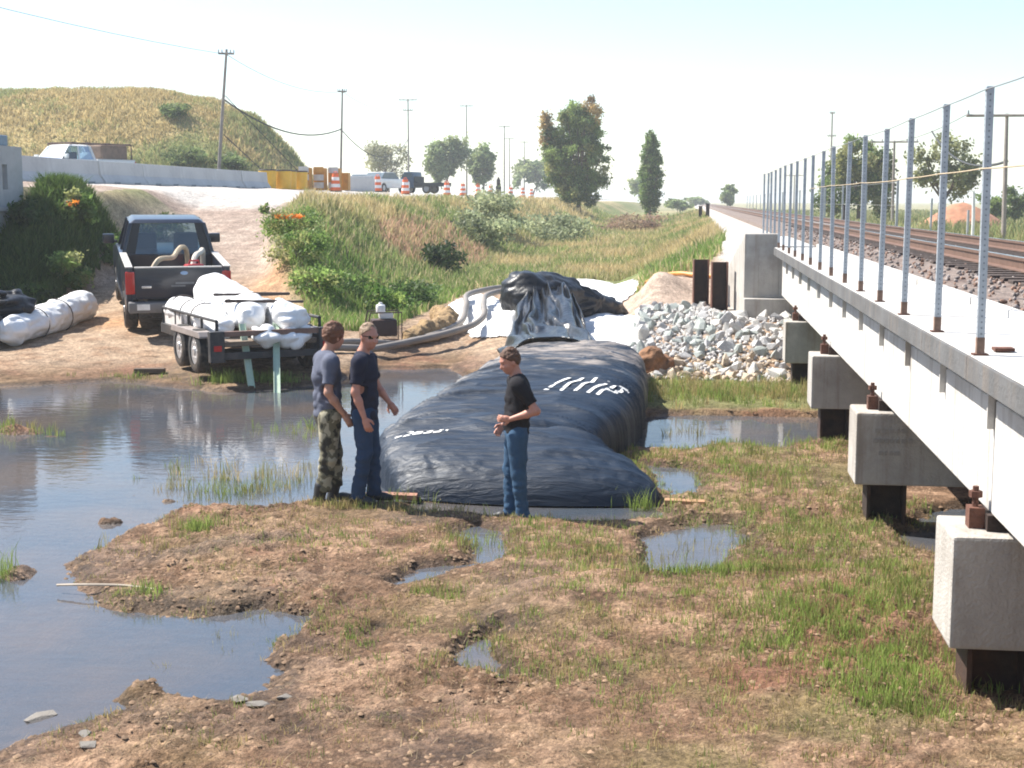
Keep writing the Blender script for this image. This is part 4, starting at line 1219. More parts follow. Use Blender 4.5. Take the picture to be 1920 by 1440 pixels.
# load in the bed
tan_pipe = M('tan_hose', (.42, .33, .22), .7, var=.2)
o = MB().tube(curve_pts([tw(p) for p in ((-.9, .62, .95), (-.75, .35, 1.40), (-.1, .02, 1.38), (.25, -.1, 1.46), (.55, -.22, 1.50), (.72, -.32, 1.38), (.78, -.34, .90))], 6), .055, 8).build('bent_hose', tan_pipe, smooth=True)
tag(o, 'tan bent hose looping up out of the navy truck bed', 'hose')
o = MB().tube(curve_pts([tw(p) for p in ((-.6, -.25, .85), (-.2, -.38, 1.36), (.3, -.55, 1.42), (.6, -.62, 1.40), (.75, -.64, .95))], 6), .06, 8).build('bent_hose', M('pale_hose', (.55, .50, .42), .7), smooth=True)
tag(o, 'paler hose on the right side of the navy truck bed', 'hose')
rc = empty('fuel_can', tw((-.45, -.35, .78)), TZ + .3, 'red fuel can standing in the navy truck bed', 'fuel can')
MB().box((0, 0, .28), (.24, .38, .56)).build('body', M('can_red', (.42, .03, .035), .45), rc, .04, True)
MB().tube([(-.02, -.12, .56), (-.02, -.1, .63), (-.02, .1, .63), (-.02, .12, .56)], .02, 6).build('handle', M('can_red', (.42, .03, .035), .45), rc)
o = MB().box((0, 0, .2), (.5, .42, .46)).build('carton', M('pale_box', (.62, .58, .52), .8), bevel=.02); o.location = tw((-.6, -.15, .78)); o.rotation_euler = (0, 0, TZ + .1)
tag(o, 'pale carton at the rear of the navy truck bed', 'box')
o = MB().box((0, 0, .2), (.55, .5, .52)).build('carton', M('brown_box', (.30, .20, .12), .85), bevel=.02); o.location = tw((-.45, .45, .78)); o.rotation_euler = (0, 0, TZ - .2)
tag(o, 'brown carton in the left corner of the navy truck bed', 'box')

# trailer
trl_z = zt(-8.1, 24.6)
TRZ = R(125.3)
trailer = empty('utility_trailer', (-8.1, 24.55, trl_z), TRZ, 'two-axle utility trailer hitched to the navy truck, loaded with white bundles', 'trailer')
tr_paint = M('trailer_white', (.66, .63, .60), .6, var=.1, dirt=(.35, .25, .18), dscale=2, damt=.5)
tr_black = M('trailer_black', (.025, .025, .027), .6, var=.3, dirt=(.12, .09, .07), dscale=2, damt=.5)
twm = wheel_meshes(.39, .21, 'trailer')
for x in (-.50, .50):
    for s_ in (-1, 1): add_wheel(trailer, (x * 1.05, s_ * 1.0, .38), twm)
MB().b2((-1.45, -.88, .52), (2.3, .88, .60)).build('deck', M('deck_boards', (.20, .15, .11), .9, var=.3, scale=6), trailer)
for s_ in (-1, 1):
    MB().b2((-1.45, s_ * .90, .48), (2.3, s_ * .98 if abs(s_) else 0, .66)).build('side_beam', tr_black if s_ < 0 else tr_black, trailer, .01)
    MB().prism([(-.98, .66), (-.90, .74), (.90, .74), (.98, .66), (.98, .63), (-.98, .63)], s_ * .88, s_ * 1.12).build('fender', M('fender_grey', (.28, .24, .22), .5, var=.2), trailer, .01)
    MB().tube([(-1.42, s_ * .93, .66), (-1.42, s_ * .93, .96), (2.25, s_ * .93, .96), (2.25, s_ * .93, .66)], .03, 8).build('side_rail', tr_black, trailer)
    MB().b2((1.0, s_ * .885, .64), (2.28, s_ * .915, .95)).build('side_panel', tr_paint, trailer, .01)
    MB().b2((-1.62, s_ * .98 - .13, .26), (-1.46, s_ * .98 + .13, .80)).build('corner_post', tr_black, trailer, .02)
    MB().b2((-1.635, s_ * .98 - .07, .46), (-1.621, s_ * .98 + .07, .56)).build('tail_light', red_lens, trailer, .008)
    for k in range(3): MB().b2((-.4 + k * .9 - .02, s_ * .91 - .02, .66), (-.4 + k * .9 + .02, s_ * .91 + .02, .95)).build('stake', tr_black, trailer)
MB().b2((-1.58, -.86, .70), (-1.48, .86, .79)).build('rear_bar', M('bar_brown', (.16, .09, .065), .6, var=.3), trailer, .01)
MB().b2((-1.55, -.95, .30), (-1.46, .95, .42)).build('rear_beam', tr_black, trailer, .01)
for x in (-.50, .50): MB().cyl((x, -.95, .34), (x, .95, .34), .04, n=8).build('axle', tr_black, trailer)
for s_ in (-1, 1): MB().tube([(2.28, s_ * .75, .50), (3.35, s_ * .05, .50)], .045, 6).build('drawbar', tr_black, trailer)
MB().tube([(3.2, 0, .50), (3.6, 0, .54)], .05, 8).build('coupler', chrome, trailer)
MB().tube([(3.0, .1, .02), (3.0, .1, .8)], .03, 8).build('jack_stand', chrome, trailer)
trailer.location.z = trl_z
bpy.context.view_layer.update()
QM = trailer.matrix_world.copy()
def qw(p): return QM @ Vector(p)
wrap = M('white_wrap', (.77, .77, .77), .55, var=.05, scale=4, bump=.35, bscale=8, dirt=(.60, .55, .48), dscale=1.6, damt=.35)
strap_m = M('dark_strap', (.05, .035, .03), .8)
def bundle(name, label, prims, straps=(), amp=.026, seed=0, k=.08, h=.025, cat='bundle', group=None, mat=wrap, frame=qw, crease=1.0):
    P = []
    for q in prims:
        if q[0] == 'c': P.append(('c', tuple(frame(q[1])), tuple(frame(q[2])), q[3], q[4]))
        else: P.append(('e', tuple(frame(q[1])), q[2]))
    base = Vector(P[0][1])
    P = [('c', tuple(Vector(q[1]) - base), tuple(Vector(q[2]) - base), q[3], q[4]) if q[0] == 'c' else ('e', tuple(Vector(q[1]) - base), q[2]) for q in P]
    me = sdf_mesh(name, P, k, h, lambda X, d: d + amp * 1.5 * vn3(X * 2.5, seed) + amp * .8 * (1 - 2.4 * np.abs(vn3(X * V3(4, 4, 6), seed + 4))) + amp * .25 * np.abs(vn3(X * 14, seed + 7)))
    o = link(name, me, mat, None, base)
    tag(o, label, cat, group)
    for (c, ax_, r_) in straps:
        a = frame(c) - base; d = (frame(ax_) - frame((0, 0, 0))).normalized()
        u = d.orthogonal().normalized(); v_ = d.cross(u)
        MB().tube([a + (u * math.cos(t * math.pi / 10) + v_ * math.sin(t * math.pi / 10)) * r_ for t in range(21)], .012, 6).build('strap', strap_m, o)
    return o
G_ = 'white bundles on the trailer'
bundle('white_bundle', 'long white bundle lying along the left side of the trailer', [('c', (2.25, .62, .90), (.1, .62, .86), .30, .27), ('c', (.1, .62, .86), (-.7, .60, .80), .26, .20)], [((1.9, .62, .9), (1, 0, 0), .31), ((1.1, .62, .88), (1, 0, 0), .30), ((.4, .62, .86), (1, 0, 0), .29)], seed=2, group=G_)
bundle('white_bundle', 'tallest white bundle, rising at the front of the trailer towards the truck', [('c', (2.0, -.05, 1.15), (1.2, -.10, 1.05), .46, .42), ('c', (1.2, -.15, 1.02), (-.1, -.50, .90), .38, .30)], [], seed=5, group=G_)
bundle('white_bundle', 'white bundle strapped across the middle of the trailer load', [('c', (.7, .10, .98), (-.75, .12, .96), .29, .27), ('c', (.2, -.1, 1.12), (-.4, -.1, 1.08), .22, .2)], [], seed=8, group=G_)
bundle('white_bundle', 'white bundle at the right rear corner of the trailer', [('c', (.5, -.55, .92), (-1.25, -.52, .92), .27, .28), ('e', (-1.1, -.42, 1.05), (.28, .28, .22))], [], seed=11, amp=.04, group=G_)
bundle('white_bag', 'crumpled white plastic hanging under the rear bar of the trailer', [('e', (-1.42, .05, .66), (.30, .26, .20)), ('e', (-1.45, -.38, .62), (.28, .24, .22)), ('e', (-1.42, -.65, .66), (.18, .18, .18))], [], amp=.05, seed=14, cat='plastic bag')
for k, (y, len_) in enumerate(((-.35, 1.25), (.1, 1.35))):
    o = bundle('dark_pole', ('dark pole strapped on top of the trailer load, the upper one' if k == 0 else 'dark pole strapped on top of the trailer load, the lower one'), [('c', (.35 - k * .75, .45, 1.30 - k * .07), (.0 - k * .75, -.85, 1.30 - k * .1), .035, .03)], amp=.006, seed=20 + k, h=.015, k=.01, cat='pole', mat=strap_m)
# pale green loading ramps
green = M('pale_green_paint', (.42, .52, .40), .5, var=.1, dirt=(.25, .24, .18), dscale=3, damt=.4)
for k, (a, b_) in enumerate(((( -7.78, 23.42, 1.07), (-7.42, 22.80, -.1)), ((-7.28, 23.80, 1.05), (-6.86, 22.40, -.1)))):
    a = Vector(a); b_ = Vector(b_)
    d = (b_ - a).normalized(); side = d.cross(Vector((0, 0, 1))).normalized(); up = side.cross(d)
    mt = Matrix((side, d, up)).transposed()
    L_ = (b_ - a).length
    r_ = MB().box((0, 0, 0), (.11, L_, .035), mt).box(tuple(side * .05 + up * .03), (.012, L_, .04), mt).box(tuple(-side * .05 + up * .03), (.012, L_, .04), mt).build('loading_ramp', green)
    r_.location = (a + b_) / 2
    tag(r_, 'pale green loading ramp leaning from the trailer into the water, %s of two' % ('left' if k == 0 else 'right'), 'ramp', 'loading ramps')

# rolls lying on the shore at the far left
def wl_(p): return Vector(p)
z0 = zt(-13.2, 27.6)
bundle('white_roll', 'white wrapped roll tied with rope, lying on the shore at far left', [('c', (-13.35, 26.0, z0 + .22), (-13.55, 29.6, z0 + .42), .30, .36)], [((-13.40, 27.0, z0 + .27), (-.05, 1, .05), .335), ((-13.47, 28.2, z0 + .33), (-.05, 1, .05), .36)], amp=.03, seed=31, cat='roll', frame=wl_)
bundle('black_bundle', 'crumpled black tarp bundle lying on the white roll at far left', [('e', (-13.75, 26.6, z0 + .62), (.45, .6, .30)), ('e', (-14.1, 27.3, z0 + .5), (.5, .6, .36)), ('c', (-13.9, 26.0, z0 + .4), (-14.3, 27.6, z0 + .35), .3, .36)], [], amp=.09, seed=37, cat='tarp', mat=black_film, frame=wl_)

# ================================================================== PEOPLE
def lerp(a, b, t): return tuple(np.array(a) * (1 - t) + np.array(b) * t)
def hand_prims(wrist, d, palm_n, curl=.5, side=1, s=1.0):
    """palm, four unequal bent fingers and a thumb leaving the side of the palm"""
    w = V3(*wrist); d = V3(*d); d /= np.linalg.norm(d); n = V3(*palm_n); n -= d * (n @ d); n /= np.linalg.norm(n)
    t = np.cross(d, n) * side
    pr = [('c', tuple(w), tuple(w + d * .05 * s), .026 * s, .034 * s, tuple(n), 1.5)]
    pr.append(('c', tuple(w + d * .045 * s), tuple(w + d * .085 * s), .035 * s, .035 * s, tuple(n), 1.7))
    for k, (off, L) in enumerate(((.030, .070), (.011, .080), (-.009, .075), (-.028, .058))):
        b0 = w + d * .088 * s + t * off * s
        b1 = b0 + (d * math.cos(curl * .6) + n * math.sin(curl * .6)) * L * .5 * s
        b2 = b1 + (d * math.cos(curl * 1.6) + n * math.sin(curl * 1.6)) * L * .5 * s
        pr += [('c', tuple(b0), tuple(b1), .0105 * s, .0095 * s), ('c', tuple(b1), tuple(b2), .0095 * s, .008 * s)]
    b0 = w + d * .025 * s + t * .028 * s
    b1 = b0 + (d * .7 + t * .6 + n * .25) * .045 * s
    b2 = b1 + (d * .9 + t * .15 + n * .4) * .035 * s
    pr += [('c', tuple(b0), tuple(b1), .014 * s, .012 * s), ('c', tuple(b1), tuple(b2), .012 * s, .009 * s)]
    return pr

def rotm(yaw, pitch):
    cy_, sy_ = math.cos(yaw), math.sin(yaw); cp, sp = math.cos(pitch), math.sin(pitch)
    Rz = np.array([[cy_, -sy_, 0], [sy_, cy_, 0], [0, 0, 1]]); Ry = np.array([[cp, 0, sp], [0, 1, 0], [-sp, 0, cp]])
    return Rz @ Ry

def person(label, loc, rz, height, cfg):
    S = height / 1.80
    t = empty('person', loc, rz, label, 'person')
    t.scale = (S, S, S)
    skin, hair_m, shirt_m, pants_m, boot_m = cfg['mats']
    J = cfg['J']      # joints, x forward, y left, z up
    neck = V3(*J['neck']); headc = V3(*J['head'])
    hr = rotm(*cfg['head_rot'])
    def hp(p): return tuple(headc + hr @ V3(*p))
    Rt = hr
    body = []
    E_ = lambda c, r: ('e', hp(c), r, Rt)
    body += [E_((0, 0, .025), (.098, .076, .105)), E_((.02, 0, -.045), (.075, .060, .075)), E_((.055, 0, -.085), (.035, .035, .03)),
             ('c', hp((.088, 0, .005)), hp((.112, 0, -.032)), .012, .016), E_((.085, 0, .03), (.02, .05, .012)), E_((.085, 0, -.065), (.014, .024, .008)), E_((-.005, .077, -.01), (.02, .01, .03)), E_((-.005, -.077, -.01), (.02, .01, .03)),
             E_((.07, .035, -.03), (.03, .025, .03)), E_((.07, -.035, -.03), (.03, .025, .03))]
    body.append(('c', tuple(neck), hp((-.02, 0, -.06)), .058, .054))
    body.append(('c', tuple(V3(*J['chest'])), tuple(neck), .12, .06))
    body.append(('c', tuple(V3(*J['pelvis'])), tuple(V3(*J['chest'])), .11, .12))
    for s_ in ('L', 'R'):
        sh, el, wr = J['sh' + s_], J['el' + s_], J['wr' + s_]
        body += [('c', sh, el, .048, .040), ('c', el, lerp(el, wr, .35), .040, .040), ('c', lerp(el, wr, .35), wr, .040, .025)]
        body.append(('c', J['chest'], sh, .08, .055))
        body += [('c', J['hip' + s_], J['kn' + s_], .075, .055), ('c', J['kn' + s_], J['an' + s_], .055, .035)]
    hands = []
    for s_ in ('L', 'R'):
        el, wr = V3(*J['el' + s_]), V3(*J['wr' + s_])
        dd = V3(*cfg.get('hd' + s_, tuple(wr - el)))
        hands += hand_prims(wr, dd, cfg.get('pn' + s_, (0, -1 if s_ == 'L' else 1, 0)), cfg.get('curl', .55), cfg.get('hs' + s_, 1))
    me = sdf_mesh('body', body, .022, .0085, None)
    bo = link('body', me, skin, t)
    hm_ = sdf_mesh('hands', hands, .006, .0055, None)
    # hands belong to the body's own mesh
    bm = bmesh.new(); bm.from_mesh(me); bm.from_mesh(hm_); bm.to_mesh(me); bm.free(); bpy.data.meshes.remove(hm_)
    me.polygons.foreach_set('use_smooth', [True] * len(me.polygons)); me.update()
    # eyes
    for s_ in (-1, 1):
        if not cfg.get('glasses'):
            e_ = MB(); c = hp((.086, s_ * .032, .012)); e_.cyl(Vector(c) - Vector(tuple(hr @ V3(.006, 0, 0))), Vector(c) + Vector(tuple(hr @ V3(.006, 0, 0))), .011, .008, 10)
            e_.build('eye', M('eye_dark', (.03, .02, .015), .3), bo)
    # hair
    hf = cfg['hair']
    def hair_fn(P, d):
        q = (P - headc) @ hr
        cut = np.maximum(-(q[..., 2] - hf['line'] - np.clip(q[..., 0], -.2, .2) * hf['slope']), q[..., 0] - hf['front'] + np.clip(.06 - q[..., 2], -1, 1) * hf.get('side', .55))
        return np.maximum(d + .007 * vn3(P * 70, 3) + .010 * vn3(P * 30, 4), cut)
    me = sdf_mesh('hair', [('e', hp((-.008, 0, .032)), (.106 + hf['t'], .084 + hf['t'], .108 + hf['t']), Rt)], .01, .007, hair_fn)
    link('hair', me, hair_m, t)
    # shirt
    pz = J['pelvis']; cz = J['chest']
    fwd = cfg.get('fwd', (1, 0, 0))
    sh_pr = [('c', tuple(V3(*pz) + V3(0, 0, -.12)), tuple(V3(*pz) + V3(0, 0, .12)), .182, .178, fwd, 1.36), ('c', tuple(V3(*pz) + V3(0, 0, .1)), cz, .176, .190, fwd, 1.42),
             ('c', cz, tuple(V3(*neck) + V3(-.01, 0, -.07)), .18, .10, fwd, 1.35)]
    for s_ in ('L', 'R'):
        sh, el = J['sh' + s_], J['el' + s_]
        sh_pr += [('c', tuple(V3(*neck) * .6 + V3(*sh) * .4 + V3(0, 0, -.02)), sh, .07, .072), ('c', sh, lerp(sh, el, .80), .073, .070)]
    hem = cfg['hem']
    ends_ = [(V3(*lerp(J['sh' + s_], J['el' + s_], .74)), (V3(*J['el' + s_]) - V3(*J['sh' + s_]))) for s_ in ('L', 'R')]
    def shirt_fn(P, d):
        d = d + .013 * vn3(P * 8, 21) + .014 * (1 - 2.2 * np.abs(vn3(P * V3(8, 8, 11), 22))) * ss(1.45, 1.2, P[..., 2])
        d = np.maximum(d, hem - P[..., 2] + .012 * np.sin(P[..., 0] * 22 + P[..., 1] * 9))
        for c, v in ends_:
            v = v / np.linalg.norm(v)
            pl = (P - c) @ v
            near_ = np.linalg.norm(P - (c + v * .05), axis=-1) - .14
            d = np.where(near_ < 0, np.maximum(d, np.minimum(pl, .05)), d)
        # neckline
        nl = np.linalg.norm(P - (neck + V3(.03, 0, .045)), axis=-1) - .082
        return np.maximum(d, -nl)
    me = sdf_mesh('shirt', sh_pr, .05, .011, shirt_fn)
    link('shirt', me, shirt_m, t)
    # trousers
    tp = [('c', tuple(V3(*pz) + V3(0, 0, -.02)), tuple(V3(*pz) + V3(0, 0, .04)), .168, .165, fwd, 1.36)]
    for s_ in ('L', 'R'):
        lw = cfg.get('leg', 1.0)
        tp += [('c', J['hip' + s_], J['kn' + s_], .108 * lw, .080 * lw), ('c', J['kn' + s_], tuple(V3(*J['an' + s_]) + V3(0, 0, -.02)), .078 * lw, .072 * lw)]
    cuff = cfg.get('cuff', .05)
    def pants_fn(P, d):
        d = d + .009 * vn3(P * 9, 41) + .010 * (1 - 2 * np.abs(vn3(P * V3(8, 8, 15), 42))) * ss(1.0, .3, P[..., 2])
        return np.maximum(np.maximum(d, cuff - P[..., 2]), P[..., 2] - (pz[2] + .06))
    me = sdf_mesh('trousers', tp, .03, .011, pants_fn)
    link('trousers', me, pants_m, t)
    for s_ in ('L', 'R'):
        a = V3(*J['an' + s_]); dr = V3(*cfg.get('toe' + s_, (1, 0, 0)))
        pr = [('c', tuple(a + V3(0, 0, -.05) - dr * .04), tuple(a + V3(0, 0, .01 + cfg.get('boot', 0))), .05, .055 + (.012 if cfg.get('boot', 0) else 0)), ('c', tuple(a + V3(0, 0, -.045) - dr * .045), tuple(a + dr * .10 + V3(0, 0, -.05)), .046, .045), ('c', tuple(a + dr * .08 + V3(0, 0, -.05)), tuple(a + dr * .165 + V3(0, 0, -.055)), .046, .034)]
        base_z = a[2] - .085
        me = sdf_mesh('boot', pr, .02, .010, lambda P, d: np.maximum(d, base_z - P[..., 2]))
        link('boot', me, boot_m, t)
    if cfg.get('glasses'):
        mb = MB(); c = headc
        for s_ in (-1, 1):
            a = Vector(hp((.088, s_ * .010, .014))); b_ = Vector(hp((.076, s_ * .062, .016)))
            upv = Vector(tuple(hr @ V3(0, 0, 1)))
            o_ = Vector(tuple(hr @ V3(.014, 0, 0)))
            mb.add([a - upv * .018, b_ - upv * .016, b_ + upv * .016, a + upv * .014, a - upv * .018 + o_, b_ - upv * .016 + o_ * .8, b_ + upv * .016 + o_ * .8, a + upv * .014 + o_], [(0, 1, 2, 3), (4, 7, 6, 5), (0, 4, 5, 1), (1, 5, 6, 2), (2, 6, 7, 3), (3, 7, 4, 0)])
            mb.tube([hp((.08, s_ * .064, .02)), hp((.0, s_ * .085, .015))], .004, 5)
        mb.build('sunglasses', M('lens_black', (.008, .008, .01), .15), t)
    return t
def joints(**k):
    J = dict(pelvis=(0, 0, .97), chest=(0, 0, 1.32), neck=(-.01, 0, 1.51), head=(.03, 0, 1.68),
             shL=(0, .185, 1.43), shR=(0, -.185, 1.43), elL=(-.03, .24, 1.15), elR=(-.03, -.24, 1.15), wrL=(.06, .25, .91), wrR=(.06, -.25, .91),
             hipL=(0, .09, .90), hipR=(0, -.09, .90), knL=(.02, .10, .50), knR=(.02, -.10, .50), anL=(0, .11, .085), anR=(0, -.11, .085))
    J.update(k)
    return J
skin1 = M('skin', (.42, .22, .15), .55, var=.08, scale=20)
skin2 = M('sunburnt_skin', (.46, .21, .145), .55, var=.08, scale=20)
# camouflage trousers: blotches of cloth colour
camo = bpy.data.materials.new('camouflage_cloth'); camo.use_nodes = True
n = camo.node_tree.nodes; l = camo.node_tree.links
tc = n.new('ShaderNodeTexCoord'); nz = n.new('ShaderNodeTexNoise'); nz.inputs['Scale'].default_value = 7.5; nz.inputs['Detail'].default_value = 2
l.new(tc.outputs['Object'], nz.inputs['Vector'])
rp = n.new('ShaderNodeValToRGB'); rp.color_ramp.interpolation = 'CONSTANT'
rp.color_ramp.elements[0].color = (.035, .032, .022, 1); rp.color_ramp.elements[1].position = .45; rp.color_ramp.elements[1].color = (.13, .12, .075, 1)
e = rp.color_ramp.elements.new(.54); e.color = (.34, .31, .22, 1)
l.new(nz.outputs['Fac'], rp.inputs['Fac']); l.new(rp.outputs[0], n['Principled BSDF'].inputs['Base Color']); n['Principled BSDF'].inputs['Roughness'].default_value = .9
cloth = lambda nm, c: M(nm, c, .9, var=.15, scale=10, bump=.15, bscale=60, spec=.2)
boots = M('rubber_boot', (.02, .02, .022), .5)
YAW = R(7.32)
def gz(x, y): return max(zt(x, y), -.02)
# left man: seen from behind-right, looking towards the dam
person('man in grey-blue shirt and camouflage trousers, leftmost of the three', (-3.77, 14.08, gz(-3.77, 14.08) - .01), YAW + R(22), 1.94, dict(
    mats=(skin1, M('brown_hair', (.13, .055, .028), .75, var=.3, scale=40), cloth('greyblue_cotton', (.105, .115, .155)), camo, boots),
    J=joints(anR=(-.10, -.10, .085), knR=(-.02, -.10, .50), anL=(.10, .13, .085), knL=(.09, .11, .50), neck=(.01, 0, 1.51), head=(.075, 0, 1.665), elR=(-.05, -.245, 1.15), wrR=(.10, -.25, .93), elL=(.02, .24, 1.15), wrL=(.16, .23, .95)),
    head_rot=(R(22), R(10)), hair=dict(line=-.055, slope=.9, front=.075, t=.012), hem=.89, leg=1.08, cuff=.16, boot=.12, toeL=(.95, .25, 0), toeR=(1, -.1, 0)))
# middle man
person('man in navy T-shirt and blue jeans wearing sunglasses, in the middle', (-3.35, 14.0, gz(-3.35, 14.0) - .01), YAW + R(-8), 1.88, dict(
    mats=(skin2, M('sandy_hair', (.24, .16, .10), .7, var=.3, scale=40), cloth('navy_cotton', (.022, .024, .042)), cloth('blue_denim', (.030, .055, .105)), boots),
    J=joints(anR=(-.06, -.09, .085), anL=(.06, .11, .085), knL=(.05, .1, .5), head=(.05, 0, 1.675), elR=(-.03, -.245, 1.15), wrR=(.06, -.255, .90), elL=(.07, .24, 1.15), wrL=(.20, .22, .99)),
    head_rot=(R(-38), R(8)), hair=dict(line=.03, slope=.8, front=.055, t=.0), glasses=True, hem=.84, leg=1.0, toeR=(1, -.2, 0)))
# right man, facing left with a hand on his stomach
person('man in black T-shirt and blue jeans in front of the dam, hand at stomach', (-1.72, 13.75, gz(-1.72, 13.75) - .01), YAW + R(186), 1.78, dict(
    mats=(skin2, M('dark_brown_hair', (.095, .045, .024), .75, var=.3, scale=40), cloth('black_cotton', (.016, .015, .018)), cloth('blue_denim2', (.040, .085, .150)), boots),
    J=joints(anL=(-.06, .08, .085), knL=(-.01, .09, .5), anR=(.05, -.10, .085), knR=(.05, -.1, .5), neck=(.0, 0, 1.50), head=(.065, .0, 1.655), chest=(-.02, 0, 1.32), elL=(-.17, .27, 1.18), wrL=(.08, .18, 1.09), elR=(-.02, -.24, 1.15), wrR=(.12, -.16, .98), hdummy=(0, 0, 0)),
    hdL=(.9, -.35, .0), pnL=(-.2, -1, 0), head_rot=(R(14), R(18)), hair=dict(line=.0, slope=.9, front=.072, t=.006), hem=.93, leg=1.02, toeL=(1, .1, 0)))

# ================================================================== VEGETATION
def blades(name, X, Y, Z, Hb, Wb, C, lean=.35, bend=.3, mat=None, seed=0, parent=None):
    """one mesh of bent grass blades"""
    r_ = np.random.default_rng(seed)
    N = len(X)
    a = r_.uniform(0, 2 * np.pi, N); la = r_.uniform(0, 2 * np.pi, N); ln = r_.uniform(.05, 1, N) * lean
    sx_, sy_ = np.cos(a) * Wb / 2, np.sin(a) * Wb / 2
    dx, dy = np.cos(la) * ln * Hb, np.sin(la) * ln * Hb
    base = np.stack([X, Y, Z - .01], -1)
    side = np.stack([sx_, sy_, 0 * sx_], -1)
    mid = base + np.stack([dx * .4, dy * .4, Hb * .6], -1)
    tip = base + np.stack([dx * (1 + bend), dy * (1 + bend), Hb], -1)
    V = np.stack([base - side, base + side, mid + side * .8, mid - side * .8, tip], 1).reshape(-1, 3)
    i = np.arange(N)[:, None] * 5
    quad = (i + np.array([0, 1, 2, 3])); tri = (i + np.array([3, 2, 4]))
    loops = np.concatenate([quad, tri], 1).ravel()
    cnt = np.tile([4, 3], N)
    col = np.repeat(C, 5, 0)
    me = np_mesh(name, V, loops, cnt, True, col)
    return link(name, me, mat or grass_mat, parent)
grass_mat = MC('grass_blade', .75, .40, .12, 2.0, 0, 20, .25)
leaf_mat = MC('leaf', .6, .48, .15, 2.0, 0, 20, .35)
def jit(c, n_, v=.25, seed=0):
    r_ = np.random.default_rng(seed)
    return np.array(c)[None, :] * (1 + r_.uniform(-v, v, (n_, 1))) * (1 + r_.uniform(-.12, .12, (n_, 3)))
GREEN, OLIVE, DRY, BRIGHT, STRAW = (.20, .245, .07), (.28, .25, .095), (.44, .34, .16), (.26, .345, .085), (.48, .38, .20)

# --- grass sprouting from the mud
def mud_grass(name, label, zones, seed, hmin=-.03):
    r_ = np.random.default_rng(seed)
    Xs, Ys, Hs, Cs = [], [], [], []
    for (cx, cy, rx, ry, n_, h0, h1, cols) in zones:
        # clumped
        k = max(1, n_ // 14)
        ux = r_.normal(0, .55, k); uy = r_.normal(0, .55, k)
        x = np.repeat(cx + ux * rx, 14) + r_.normal(0, .05, k * 14); y = np.repeat(cy + uy * ry, 14) + r_.normal(0, .05, k * 14)
        Xs.append(x); Ys.append(y)
        hh = r_.uniform(h0, h1, len(x)) * np.repeat(r_.uniform(.6, 1.15, k), 14); Hs.append(hh)
        pick = np.repeat(r_.integers(len(cols), size=k), 14)
        Cs.append(np.array(cols)[pick] * (1 + r_.uniform(-.3, .3, (len(x), 1))))
    X = np.concatenate(Xs); Y = np.concatenate(Ys); Hh_ = np.concatenate(Hs); C = np.concatenate(Cs)
    Z = terrain(X, Y)
    inside = dam_mask(X, Y)
    ok = (Z > hmin) & ~inside
    Z = np.maximum(Z, -.05)
    return tag(blades(name, X[ok], Y[ok], Z[ok], Hh_[ok], .0045 + 0 * Z[ok] + .0002 * Y[ok], C[ok], .45, .3, grass_mat, seed), label, 'grass', kind='stuff')
def dam_mask(X, Y):
    L_ = np.interp(Y, SY, SL) + .02; R_ = np.interp(Y, SY, SR) - .02
    return (Y > 14.4) & (Y < 26) & (X > L_) & (X < R_)
Gs = [GREEN, OLIVE, BRIGHT]; Ds = [OLIVE, DRY, GREEN]; Bs = [BRIGHT, GREEN, BRIGHT]
zones = []
zr = np.random.default_rng(77)
